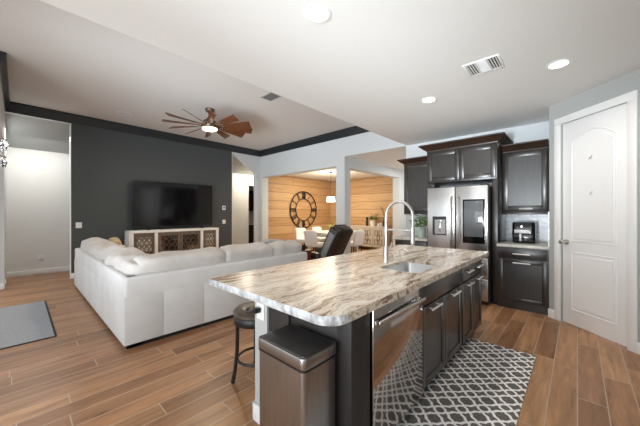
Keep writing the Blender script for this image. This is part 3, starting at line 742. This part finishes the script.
def leaves(mb, c, n, rr, ln, seed, up=.6, wid=.35):
    rnd = random.Random(seed)
    for i in range(n):
        a = rnd.uniform(0, 2 * math.pi); el = rnd.uniform(-.2, 1.3) * up + .2; r = rnd.uniform(.1, 1) * rr
        p = Vector(c) + Vector((math.cos(a) * r * math.cos(el), math.sin(a) * r * math.cos(el), math.sin(el) * r * 1.3))
        d = Vector((math.cos(a), math.sin(a), rnd.uniform(-.4, .9))).normalized(); l = ln * rnd.uniform(.6, 1.2)
        sd = d.cross(Vector((0, 0, 1))).normalized() * l * wid * .5; nn = sd.cross(d).normalized() * .006
        t = bmesh.new(); v = [t.verts.new(q) for q in (p, p + d * l * .4 + sd + nn, p + d * l, p + d * l * .4 - sd + nn)]
        m2 = t.verts.new(p + d * l * .45 - nn * 2); t.faces.new((v[0], v[1], m2)); t.faces.new((v[1], v[2], m2)); t.faces.new((v[2], v[3], m2)); t.faces.new((v[3], v[0], m2))
        mb._add(t)
    return mb
vx, vy = -2.09, 5.0
t = thing('vase_with_greenery', 'pale green vase of leafy stems on the worktop left of the refrigerator', 'vase', (vx, vy, .912))
part('vase', MB().lathe([(0, 0), (.055, 0), (.072, .05), (.075, .12), (.062, .17), (.052, .19), (.046, .19), (.055, .16), (.06, .1), (.05, .02), (0, .02)], 24, (vx, vy, .912)), 'vase_g', t)
part('foliage', leaves(MB(), (vx, vy, 1.12), 90, .17, .10, 5, 1.0), 'leaf', t)
st = MB()
for i in range(9):
    a = i * .7; st.tube([(vx, vy, .95), (vx + .05 * math.cos(a), vy + .05 * math.sin(a), 1.1), (vx + .14 * math.cos(a), vy + .14 * math.sin(a), 1.24 + .03 * (i % 3))], .003, 5)
part('stems', st, 'leaf', t)

# ------------------------------------------------------------------ sofa
t = thing('sectional_sofa', 'pale grey L-shaped sectional sofa with loose back cushions', 'sofa', (-5.0, 1.2, 0))
SH = .715; xb, yb, xe, ye = -3.26, .71, -6.77, 3.24
fm = MB()
fm.box((xb - .20, yb + .02, .05), (xb, ye, .50), .02, 3)                  # long back, lower panels
fm.box((xb - .9, yb + .15, .07), (xb - .18, ye - .01, .30), .02)
fm.box((xe, yb, .05), (xb - .01, yb + .20, .50), .02, 3)
fm.box((xe + .01, yb + .15, .07), (xb - .6, yb + .95, .30), .02)
part('frame', fm, 'fabric', t)
bp = MB()
ys = [yb, 1.06, 1.50, 2.12, 2.72, ye]
for a, b in zip(ys, ys[1:]): bp.box((xb - .20, a, .045), (xb + .006, b, .515), .006, 2)
part('back_panel', bp, 'fabric', t)
part('back_rail', MB().box((xb - .13, yb, .40), (xb + .003, ye, SH), .03, 4), 'fabric', t)
xs = [xb, -4.4, -5.6, xe]; bp = MB()
for a, b in zip(xs, xs[1:]): bp.box((b, yb - .006, .045), (a, yb + .2, .515), .006, 2)
part('back_panel', bp, 'fabric', t)
part('back_rail', MB().box((xe, yb - .003, .40), (xb, yb + .13, SH), .03, 4), 'fabric', t)
part('plinth', MB().box((xb - .16, yb + .04, 0), (xb - .02, ye - .05, .05)).box((xe + .06, yb + .02, 0), (xb - .02, yb + .16, .05)).box((xe + .06, yb + .7, 0), (xb - .9, yb + .85, .08)), 'black', t, 'black plinth')
seats = [((-5.6, 1.24), (1.15, .78)), ((-6.2, 1.24), (1.0, .78)), ((-4.6, 1.24), (1.1, .78)), ((-3.8, 1.30), (.75, .78)), ((-3.8, 2.1), (.75, .8)), ((-3.8, 2.84), (.75, .74))]
for i, ((cx, cy), (wx, wy)) in enumerate([s for j, s in enumerate(seats) if j != 0]):
    part('seat_cushion', MB().cushion((cx, cy, .37), (wx, wy, .2), 7, i, .006), 'fabric_c', t)
bc = [(.86, 1.83), (1.84, 2.59), (2.60, 3.22)]
for i, (a, b) in enumerate(bc):
    part('back_cushion', MB().cushion((xb - .245, (a + b) / 2, .665), (.30, b - a + .02, .44), 8, i + 3, .02, ext=Matrix.Rotation(R(10), 4, 'Y')), 'fabric_c', t, smooth=80)
bc = [(-6.76, -5.75), (-5.75, -4.62), (-4.62, -3.37)]
for i, (a, b) in enumerate(bc):
    part('back_cushion', MB().cushion(((a + b) / 2, yb + .23, .665), (b - a + .05, .34, .43), 3.6, i + 11, .035, ext=Matrix.Rotation(R(8), 4, 'X')), 'fabric_c', t, smooth=80)
single('throw_pillow', MB().cushion((-6.28, 1.24, .70), (.44, .16, .42), 3.5, 2, .01, ext=Matrix.Rotation(R(14), 4, 'X')), 'fabric_tan', 'tan throw pillow behind the cushions of the sofa wing', 'pillow', (-6.28, 1.24, .49), smooth=80)
single('throw_pillow', MB().cushion((-3.86, 2.95, .68), (.16, .56, .46), 4, 5, .01, ext=Matrix.Rotation(R(12), 4, 'Y')), 'fabric_g', 'grey throw pillow showing above the far sofa cushion', 'pillow', (-3.82, 3.0, .5), smooth=80)

# ------------------------------------------------------------------ television and console
t = thing('television', 'large flat black television in front of the charcoal wall', 'television', (-7.5, 2.74, .955))
tx, ty0, ty1, tz0, tz1 = -7.50, 1.79, 3.69, 1.02, 2.12
part('casing', MB().box((tx - .05, ty0, tz0), (tx - .002, ty1, tz1), .006).box((tx - .10, ty0 + .3, tz0 + .1), (tx - .04, ty1 - .3, tz1 - .35), .02), 'black', t)
part('screen', MB().box((tx - .004, ty0 + .012, tz0 + .018), (tx + .001, ty1 - .012, tz1 - .012)), 'screen', t)
part('bezel', MB().box((tx - .003, ty0, tz1 - .010), (tx + .003, ty1, tz1), .001).box((tx - .003, ty0, tz0), (tx + .003, ty0 + .01, tz1), .001).box((tx - .003, ty1 - .01, tz0), (tx + .003, ty1, tz1), .001).box((tx - .003, ty0, tz0), (tx + .003, ty1, tz0 + .016), .001), 'black', t)
for y in (2.1, 3.38): part('foot', MB().box((tx - .15, y - .02, .955), (tx + .10, y + .02, .972), .004).box((tx - .05, y - .02, .965), (tx - .02, y + .02, 1.05), .004), 'black', t)
part('wall_mount', MB().box((XT + .02, 2.4, 1.4), (tx - .09, 3.0, 1.8)), 'black', t)
cx0, cx1, cy0, cy1, cz = -7.67, -7.25, 1.67, 3.75, .955
t = thing('media_console', 'white media console with brown fretwork doors under the television', 'console', (-7.46, 2.66, 0))
fr = MB().box((cx0, cy0, cz - .055), (cx1 + .01, cy1, cz), .004).box((cx0, cy0, .08), (cx1, cy1, .16), .003).box((cx0, cy0 + .02, .08), (cx0 + .02, cy1 - .02, cz - .05))
cols = [(cy0, cy0 + .08), (2.17, 2.24), (3.25, 3.32), (cy1 - .075, cy1)]
for a, b in cols: fr.box((cx0, a, .08), (cx1, b, cz - .05), .003)
part('frame', fr, 'white_cab', t)
for y in (cy0 + .05, cy1 - .05):
    for x in (cx0 + .04, cx1 - .04): part('leg', MB().box((x - .03, y - .03, 0), (x + .03, y + .03, .085), .003), 'white_cab', t)
for a, b in ((cy0 + .08, 2.17), (2.24, 2.745), (2.745, 3.25), (3.32, cy1 - .075)):
    w_, h_ = b - a - .008, cz - .055 - .16 - .01
    mk = lambda: MB().at((cx1 - .02, a + .004, .165), R(90))
    mb = mk(); r_ = .055
    mb.box((0, -.018, 0), (r_, 0, h_), .002).box((w_ - r_, -.018, 0), (w_, 0, h_), .002).box((r_, -.018, 0), (w_ - r_, 0, r_), .002).box((r_, -.018, h_ - r_ - .03), (w_ - r_, 0, h_), .002)
    d = part('door', mb, 'lattice', t, 'brown fretwork door')
    part('mirror', mk().box((r_ - .003, -.005, r_ - .003), (w_ - r_ + .003, -.001, h_ - r_ - .02)), 'mirror', d)
    mb = mk(); nx, nz = 3, 4; iw, ih = w_ - 2 * r_, h_ - 2 * r_ - .03
    for i in range(nx):
        for j in range(nz):
            cx_, cz_ = r_ + iw * (i + .5) / nx, r_ + ih * (j + .5) / nz
            mb.tube([(cx_ + iw / nx * .5 * math.cos(q), -.010, cz_ + ih / nz * .5 * math.sin(q)) for q in [k * math.pi / 2 for k in range(4)]], .006, 4, True, (0, 1, 0))
            mb.ring((cx_, -.010, cz_), iw / nx * .30, .005, 'Y', 10, 4, ih / nz * .3)
    part('fretwork', mb, 'lattice', d)

# wall plates
def plate(x, y, z, name, label, cat, rot=90):
    t = thing(name, label, cat, (x, y, z))
    part('plate', MB().at((x, y, z), R(rot)).box((-.05, -.008, -.06), (.05, 0, .06), .003), 'plastic_w', t)
    return t
t = plate(XT, 4.14, 1.51, 'thermostat', 'white thermostat on the charcoal wall, right of the television', 'thermostat')
part('display', MB().at((XT, 4.14, 1.51), R(90)).box((-.032, -.011, -.02), (.032, -.007, .035), .002), 'glass_d', t)
t = plate(XT, 4.14, 1.10, 'light_switch', 'white light switch below the thermostat, right of the television', 'switch')
part('rocker', MB().at((XT, 4.14, 1.10), R(90)).box((-.017, -.013, -.033), (.017, -.007, .033), .003), 'plastic_w', t)
t = plate(XT, .87, 1.10, 'light_switch', 'white light switch on the charcoal wall by the left hall opening', 'switch')
part('rocker', MB().at((XT, .87, 1.10), R(90)).box((-.017, -.013, -.033), (.017, -.007, .033), .003), 'plastic_w', t)
t = plate(-8.78, .35, .36, 'wall_outlet', 'white outlet low on the white hall wall', 'outlet')
for z in (.335, .385): part('socket', MB().at((-8.78, .35, z), R(90)).box((-.016, -.011, -.014), (.016, -.007, .014), .003), 'plastic_w', t)

# ------------------------------------------------------------------ ceiling fan
cx, cy = -5.31, 2.56
t = thing('ceiling_fan', 'bronze windmill ceiling fan with many wooden blades and a lamp', 'ceiling fan', (cx, cy, 2.9))
part('canopy', MB().lathe([(0, 0), (.085, 0), (.085, -.03), (.07, -.06), (.03, -.075), (0, -.075)], 24, (cx, cy, ZL)), 'bronze', t)
part('downrod', MB().cyl((cx, cy, ZL - .07), (cx, cy, 3.2), .014, n=12), 'bronze', t)
part('motor', MB().lathe([(0, .17), (.04, .165), (.06, .12), (.11, .10), (.135, .06), (.14, 0), (.13, -.03), (.15, -.035), (.15, -.055), (0, -.06)], 32, (cx, cy, 3.07)), 'bronze', t)
part('lamp_lens', MB().lathe([(0, -.098), (.10, -.090), (.135, -.075), (.14, -.055), (0, -.055)], 32, (cx, cy, 3.07)), 'fanlight', t, 'glowing lamp lens')
nb = 12
for k in range(nb):
    a = 2 * math.pi * k / nb + .12
    mb = MB().at((cx, cy, 3.065), a); mb.M = mb.M @ Matrix.Rotation(R(-32), 4, 'X')
    mb.prism([(.28, -.036), (.81, -.076), (.82, -.071), (.82, .071), (.81, .076), (.28, .036)], -.005, .005, 'Z', .002)
    b = part('blade', mb, 'bladewood', t)
    mb = MB().at((cx, cy, 3.065), a); mb.M = mb.M @ Matrix.Rotation(R(-32), 4, 'X')
    mb.box((.12, -.016, -.006), (.36, .016, .009), .003)
    part('blade_arm', mb, 'bronze', b)
area('fan_lamp', (cx, cy, 2.95), (0, 0, 0), .25, .25, 34, (1, .84, .62), shape='DISK')

# ------------------------------------------------------------------ recessed lamps, vents, speaker
for i, (x, y, lb) in enumerate(((-1.33, 1.42, 'round recessed ceiling lamp nearest, above the island worktop'), (-.13, 3.42, 'round recessed ceiling lamp nearest the white pantry door'), (-1.34, 3.42, 'round recessed ceiling lamp before the refrigerator, left of the big vent'))):
    t = thing('recessed_light', lb, 'ceiling lamp', (x, y, ZK), 0, 'recessed kitchen lamps')
    part('trim_ring', MB().lathe([(.070, -.001), (.072, -.006), (.092, -.005), (.094, 0), (.07, 0)], 32, (x, y, ZK)), 'trim', t)
    part('lens', MB().lathe([(0, -.004), (.070, -.003), (.070, 0), (0, 0)], 32, (x, y, ZK)), 'can', t, 'glowing lens')
    area('recessed_lamp', (x, y, ZK - .012), (0, 0, 0), .13, .13, 7, (1, .96, .90), shape='DISK', spread=150)
def vent(name, x0, x1, y0, y1, z, label, n, rm):
    t = thing(name, label, 'vent', ((x0 + x1) / 2, (y0 + y1) / 2, z))
    b = .022
    part('frame', MB().box((x0, y0, z - .008), (x0 + b, y1, z), .002).box((x1 - b, y0, z - .008), (x1, y1, z), .002).box((x0 + b, y0, z - .008), (x1 - b, y0 + b, z), .002).box((x0 + b, y1 - b, z - .008), (x1 - b, y1, z), .002), rm, t)
    part('recess', MB().box((x0 + b, y0 + b, z - .002), (x1 - b, y1 - b, z)), 'vent_d', t)
    return t, x0 + b, x1 - b, y0 + b, y1 - b
t, a0, a1, b0, b1 = vent('ceiling_vent', -.80, -.50, 2.84, 3.12, ZK, 'white square supply vent in the kitchen ceiling', 0, 'trim')
mb = MB()
for i in range(5): y = b0 + .012 + i * .016; 
w3 = (a1 - a0) / 3
for k in (0, 2):
    for i in range(4): x = a0 + k * w3 + (i + .5) * w3 / 4; mb.box((x - .005, b0, z_ := ZK - .009), (x + .004, b1, ZK - .002))
part('louvre', mb, 'trim', t)
mb = MB()
for i in range(12): y = b0 + (i + .5) * (b1 - b0) / 12; mb.box((a0 + w3 + .004, y - .005, ZK - .009), (a0 + 2 * w3 - .004, y + (.0045 if i > 5 else .001), ZK - .002))
part('louvre', mb, 'trim', t)
part('divider', MB().box((a0 + w3 - .004, b0, ZK - .009), (a0 + w3 + .004, b1, ZK)).box((a0 + 2 * w3 - .004, b0, ZK - .009), (a0 + 2 * w3 + .004, b1, ZK)), 'trim', t)
t, a0, a1, b0, b1 = vent('ceiling_vent', -4.12, -3.80, 2.90, 3.14, ZL, 'grey slotted vent in the living ceiling near the soffit edge', 0, 'wallg')
mb = MB()
for i in range(8): y = b0 + (i + .5) * (b1 - b0) / 8; mb.box((a0, y - .008, ZL - .007), (a1, y + .005, ZL - .002))
part('louvre', mb, 'louvre_g', t)
t = thing('ceiling_speaker', 'round flush speaker grille in the living ceiling near the charcoal wall', 'speaker', (-6.85, 1.48, ZL))
part('grille', MB().lathe([(0, -.006), (.11, -.005), (.115, 0), (0, 0)], 32, (-6.85, 1.48, ZL)), 'wall', t)
part('rim', MB().ring((-6.85, 1.48, ZL - .002), .118, .005), 'trim', t)

# ------------------------------------------------------------------ recliner and end table
rx, ry = -3.53, 3.93
t = thing('massage_recliner', 'dark leather recliner with tilted back beyond the island', 'recliner', (rx, ry, 0))
part('base', MB().box((rx - .35, ry - .28, 0), (rx + .3, ry + .28, .2), .04), 'black', t)
part('seat', MB().cushion((rx - .12, ry, .38), (.62, .5, .26), 6, 1, .004), 'leather', t, smooth=80)
tilt = Matrix.Rotation(R(28), 4, 'Y')
bk = MB().at((rx + .33, ry, .74)); bk.M = bk.M @ tilt; bk.box((-.10, -.19, -.42), (.05, .19, .40), .05, 4)
part('backrest', bk, 'leather', t, smooth=60)
bk = MB().at((rx + .33, ry, .74)); bk.M = bk.M @ tilt; bk.box((-.16, -.17, .16), (-.04, .17, .40), .05, 4)
part('head_pillow', bk, 'leather', t, smooth=60)
for s in (-1, 1):
    bk = MB().at((rx + .33, ry, .74)); bk.M = bk.M @ tilt; bk.box((-.15, s * .18, -.40), (.04, s * .24, .36), .025, 3)
    wg = part('side_wing', bk, 'leather', t, smooth=60)
    bk = MB().at((rx + .33, ry, .74)); bk.M = bk.M @ tilt; bk.box((-.11, s * .235, -.34), (.01, s * .248, .27), .006)
    part('side_panel', bk, 'mesh_g', wg, 'grey side panel')
    part('armrest', MB().cushion((rx - .14, ry + s * .30, .55), (.62, .14, .2), 5, 6, .003), 'leather', t, smooth=80)
    part('side_shell', MB().box((rx - .4, ry + s * .30 - .05, .05), (rx + .2, ry + s * .30 + .05, .47), .04), 'black', t)
part('footrest', MB().cushion((rx - .55, ry, .28), (.2, .46, .4), 5, 7, .004, ext=Matrix.Rotation(R(-15), 4, 'Y')), 'leather', t, smooth=80)
ex, ey = -3.66, 3.42
t = thing('end_table', 'red cherry end table between the sofa end and the recliner', 'table', (ex, ey, 0))
part('top', MB().box((ex - .19, ey - .15, .67), (ex + .19, ey + .15, .70), .005), 'cherry', t)
part('body', MB().box((ex - .17, ey - .13, .38), (ex + .17, ey + .13, .67), .003), 'cherry', t)
for a in (-1, 1):
    for b in (-1, 1): part('leg', MB().box((ex + a * .15 - .018, ey + b * .11 - .018, 0), (ex + a * .15 + .018, ey + b * .11 + .018, .40)), 'cherry', t)
part('knob', MB().lathe([(0, 0), (.012, 0), (.012, .014), (0, .018)], 12, (ex, ey, .70)), 'nickel', t) if False else None
single('remote_control', MB().box((ex - .09, ey - .04, .70), (ex - .04, ey + .11, .722), .005), 'black', 'black remote control lying on the cherry end table', 'remote', (ex - .06, ey, .70))
t = thing('mug', 'small dark mug standing on the cherry end table', 'mug', (ex + .08, ey + .03, .70))
part('cup', MB().lathe([(0, 0), (.033, 0), (.037, .085), (.032, .085), (.029, .008), (0, .008)], 20, (ex + .08, ey + .03, .70)), 'vase_k', t)
part('handle', MB().ring((ex + .08, ey - .012, .742), .022, .005, 'X', 16, 6), 'vase_k', t)

# ------------------------------------------------------------------ dining room
t = thing('wall_clock', 'large dark iron skeleton clock with roman numerals on the wood wall', 'clock', (-7.80, 7.53, 1.49))
kx, ky, kz = -7.80, 7.53, 1.49
part('outer_ring', MB().ring((kx, ky, kz), .70, .021, 'X', 56, 8), 'iron', t)
part('inner_ring', MB().ring((kx, ky, kz), .42, .015, 'X', 48, 8), 'iron', t)
num = ['XII', 'I', 'II', 'III', 'IV', 'V', 'VI', 'VII', 'VIII', 'IX', 'X', 'XI']
for k, s in enumerate(num):
    a = R(90 - 30 * k); mb = MB()
    Mx = Matrix.Translation((kx, ky, kz)) @ Matrix(((0, 0, 1, 0), (1, 0, 0, 0), (0, 1, 0, 0), (0, 0, 0, 1))) @ Matrix.Rotation(a - R(90), 4, 'Z')
    q3 = k % 3 == 0; wd = {'I': .045, 'V': .11, 'X': .11} if q3 else {'I': .035, 'V': .06, 'X': .07}; tot = sum(wd[c] for c in s); x = -tot / 2; bold = .016 if q3 else .008
    mb.M = Mx
    for c in s:
        w_ = wd[c]; q = .03
        if c == 'I': mb.cyl((x + w_ / 2, .43, 0), (x + w_ / 2, .69, 0), bold, n=6)
        if c == 'V': mb.cyl((x + q * .4, .69, 0), (x + w_ / 2, .43, 0), bold, n=6).cyl((x + w_ - q * .4, .69, 0), (x + w_ / 2, .43, 0), bold, n=6)
        if c == 'X': mb.cyl((x + q * .4, .69, 0), (x + w_ - q * .4, .43, 0), bold, n=6).cyl((x + w_ - q * .4, .69, 0), (x + q * .4, .43, 0), bold, n=6)
        x += w_
    part('numeral', mb, 'iron', t)
t = thing('dining_table', 'long grey-washed dining table beneath the pendant', 'table', (-5.9, 7.05, 0))
part('tabletop', MB().box((-6.45, 6.2, .71), (-5.35, 7.95, .76), .006), 'tabletop', t)
part('apron', MB().box((-6.33, 6.32, .62), (-5.47, 7.83, .71)), 'tabletop', t)
for x in (-6.3, -5.5):
    for y in (6.36, 7.78): part('leg', MB().box((x - .045, y - .045, 0), (x + .045, y + .045, .63), .004), 'tabletop', t)
def chair0():
    t = thing('dining_chair', 'white upholstered dining chair at the near end of the dining table', 'chair', (-5.72, 6.02, 0), R(0), 'dining chairs')
    part('seat', MB().cushion((0, 0, .43), (.48, .46, .13), 7, 1, .002), 'fabric_w', t, local=True, smooth=80)
    part('backrest', MB().cushion((0, -.22, .62), (.48, .09, .46), 7, 2, .002, ext=Matrix.Rotation(R(6), 4, 'X')), 'fabric_w', t, local=True, smooth=80)
    for a in (-1, 1):
        for b in (-1, 1): part('leg', MB().cyl((a * .20, b * .18, .38), (a * .205, b * .19, 0), .022, .015, 8), 'black', t, local=True)
    return t
ch = chair0()
dup(ch, (-5.02, 6.25, 0), R(90), 'white upholstered dining chair on the passage side, beside the recliner')
dup(ch, (-5.02, 6.90, 0), R(90), 'white upholstered dining chair on the passage side, nearest the buffet')
dup(ch, (-6.80, 6.62, 0), R(-90), 'white upholstered dining chair below the clock, left of its pair')
dup(ch, (-6.80, 7.45, 0), R(-90), 'white upholstered dining chair below the clock, right of its pair')
t = thing('table_plant', 'yellow-green plant in a low white bowl on the dining table', 'plant', (-6.05, 7.2, .76))
part('bowl', MB().lathe([(0, 0), (.06, 0), (.10, .05), (.11, .08), (.10, .08), (0, .06)], 20, (-6.05, 7.2, .76)), 'vase_w', t)
part('foliage', leaves(MB(), (-6.05, 7.2, .83), 60, .16, .11, 9, 1.0), 'leaf_y', t)
t = thing('pendant_lamp', 'white glowing drum pendant hanging over the dining table', 'lamp', (-6.1, 7.15, ZK))
part('canopy', MB().lathe([(0, 0), (.06, 0), (.05, -.03), (0, -.035)], 20, (-6.1, 7.15, ZK)), 'iron', t)
part('cord', MB().cyl((-6.1, 7.15, ZK - .03), (-6.1, 7.15, 1.90), .006, n=6), 'iron', t)
part('shade', MB().lathe([(.02, .09), (.13, .085), (.15, -.085), (.14, -.085), (.12, .075), (.02, .08)], 28, (-6.1, 7.15, 1.82)), 'shade', t, 'glowing white shade')
area('pendant_light', (-6.1, 7.15, 1.72), (0, 0, 0), .25, .25, 14, (1, .84, .6), shape='DISK')
area('dining_fill', (-6.3, 7.3, ZK - .02), (0, 0, 0), 1.2, 1.8, 62, (1, .87, .66))  # added overhead fill for the dining room, no fixture
area('dining_uplight', (-6.1, 7.15, 1.95), (R(180), 0, 0), .25, .25, 16, (1, .87, .66), shape='DISK')
# buffet
ux0, ux1, uy0, uy1, uz = -6.4, -4.96, 8.70, 9.13, .88
t = thing('buffet', 'pale wood buffet with fretwork doors against the dining wall', 'buffet', (-5.68, 8.9, 0))
part('top', MB().box((ux0 - .02, uy0 - .02, uz - .04), (ux1 + .02, uy1, uz), .005), 'buffetwood', t)
part('carcass', MB().box((ux0, uy0, .12), (ux1, uy1, uz - .04)), 'buffetwood', t)
for x in (ux0 + .05, ux1 - .05):
    for y in (uy0 + .05, uy1 - .05): part('leg', MB().box((x - .03, y - .03, 0), (x + .03, y + .03, .13)), 'buffetwood', t)
wd = (ux1 - ux0) / 3
for i in range(3):
    a = ux0 + i * wd + .008; w_ = wd - .016; h_ = uz - .04 - .12 - .03
    mk = lambda: MB().at((a, uy0, .135))
    d = part('door', frontpiece(mk(), w_, h_, .02, .04), 'buffetwood', t)
    mb = mk()
    for (px, pz, pw, ph) in ((.32, .27, .24, .26), (.68, .27, .24, .26), (.32, .73, .24, .26), (.68, .73, .24, .26), (.5, .5, .2, .34)):
        x0, x1, z0, z1 = w_ * (px - pw / 2), w_ * (px + pw / 2), h_ * (pz - ph / 2), h_ * (pz + ph / 2)
        mb.tube([(x0, -.016, z0), (x1, -.016, z0), (x1, -.016, z1), (x0, -.016, z1)], .013, 4, True, (0, 1, 0))
    part('fretwork', mb, 'lattice', d, 'dark fretwork')
t = thing('potted_greenery', 'white pot of dark greenery on the buffet', 'plant', (-5.55, 8.88, uz))
part('pot', MB().lathe([(0, 0), (.07, 0), (.10, .10), (.085, .2), (.07, .2), (.08, .1), (0, .02)], 20, (-5.55, 8.88, uz)), 'vase_w', t)
part('foliage', leaves(MB(), (-5.50, 8.88, uz + .22), 90, .17, .12, 12, 1.0), 'leaf', t)
single('figurine', MB().lathe([(0, 0), (.05, 0), (.055, .12), (.04, .2), (.05, .27), (.035, .33), (0, .35)], 18, (-5.78, 8.86, uz)), 'vase_k', 'black figurine on the buffet, left of the white pot', 'figurine', (-5.78, 8.86, uz))
t = thing('branch_vase', 'tall black vase of dry branches at the right end of the buffet', 'vase', (-5.05, 8.9, uz))
part('vase', MB().lathe([(0, 0), (.065, 0), (.08, .14), (.06, .27), (.045, .34), (.035, .34), (.05, .26), (0, .02)], 20, (-5.05, 8.9, uz)), 'vase_k', t)
mb = MB(); rnd = random.Random(8)
for i in range(16):
    a = rnd.uniform(0, 6.28); r = rnd.uniform(.1, .28)
    mb.tube([(-5.05, 8.9, uz + .25), (-5.05 + r * .4 * math.cos(a), 8.9 + r * .3 * math.sin(a), uz + .48), (-5.05 + r * math.cos(a), 8.9 + r * .6 * math.sin(a), uz + .62 + rnd.uniform(0, .15))], .006, 4)
part('branches', mb, 'twig', t)
for x, h, lb in ((-5.30, .11, 'short white candle on the buffet, left of the black vase'), (-5.20, .13, 'slightly taller white candle on the buffet, close beside the black vase')):
    t = thing('candle', lb, 'candle', (x, 8.86, uz), 0, 'candles on the buffet')
    part('wax', MB().cyl((x, 8.86, uz), (x, 8.86, uz + h), .035, n=18, bev=.004), 'vase_w', t)
    part('wick', MB().cyl((x, 8.86, uz + h), (x, 8.86, uz + h + .012), .003, n=6), 'black', t)

# ------------------------------------------------------------------ utility room beyond the hall doorway
def util_cab(name, label, z0, z1, dep):
    t = thing(name, label, 'cabinet', (-10.1, 6.9, z0))
    part('carcass', MB().box((-10.4, 5.9, z0), (-10.4 + dep, 8.0, z1)), 'cab', t)
    for i in range(4): part('door', frontpiece(MB().at((-10.4 + dep, 5.91 + i * .525, z0 + .02), R(90)), .51, z1 - z0 - .04), 'cab', t)
util_cab('wall_cabinet', 'dark wall cabinet seen through the far hall doorway', 1.45, 2.3, .35)
util_cab('base_cabinet', 'dark base cabinet seen through the far hall doorway', .0, .88, .6)
single('countertop', MB().box((-10.4, 5.88, .88), (-9.77, 8.02, .92), .004), 'stone_light', 'pale worktop seen through the far hall doorway', 'countertop', (-10.1, 6.95, .88))
area('hall_fill', (-8.0, .25, 2.95), (0, 0, 0), .3, 1.0, 22, (1, .98, .95))  # added fill to brighten the near hall, no fixture
area('hall_fill_far', (-8.3, 5.6, 2.85), (0, 0, 0), .4, .8, 24, (1, .91, .76))  # added warm fill for the far end of the hall, no fixture
area('passage_fill', (-3.1, 7.9, ZK - .03), (0, 0, 0), .5, .8, 36, (1, .95, .88))  # added fill to bring light into the passage, no fixture

# ------------------------------------------------------------------ chandelier at the left edge
qx, qy = -3.635, -.36
t = thing('crystal_chandelier', 'chandelier of clear crystals hanging at the left edge of the view', 'chandelier', (qx, qy, 2.3))
part('rod', MB().cyl((qx, qy, ZL), (qx, qy, 2.15), .008, n=8), 'chrome', t)
part('canopy', MB().lathe([(0, 0), (.07, 0), (.06, -.03), (0, -.035)], 20, (qx, qy, ZL)), 'chrome', t)
fr = MB()
for r, z in ((.12, 2.20), (.29, 1.97), (.29, 1.83), (.18, 1.73)): fr.ring((qx, qy, z), r, .008, 'Z', 36, 6)
for k in range(6):
    a = k * math.pi / 3; fr.tube([(qx + r * math.cos(a), qy + r * math.sin(a), z) for r, z in ((.0, 2.22), (.12, 2.20), (.29, 1.97), (.29, 1.83), (.18, 1.73))], .006, 6)
part('frame', fr, 'chrome', t)
cr = MB(); rnd = random.Random(2)
for r, z, n in ((.29, 1.94, 26), (.29, 1.80, 26), (.24, 1.75, 20), (.18, 1.69, 16), (.08, 1.66, 8)):
    for k in range(n):
        a = 2 * math.pi * k / n + rnd.uniform(-.05, .05); p = (qx + r * math.cos(a), qy + r * math.sin(a), z)
        cr.lathe([(0, .045), (.012, .03), (.018, 0), (.010, -.03), (0, -.05)], 6, p)
cp = part('crystal_drops', cr, 'crystal', t, 'clear crystal drops', smooth=5); cp['kind'] = 'stuff'
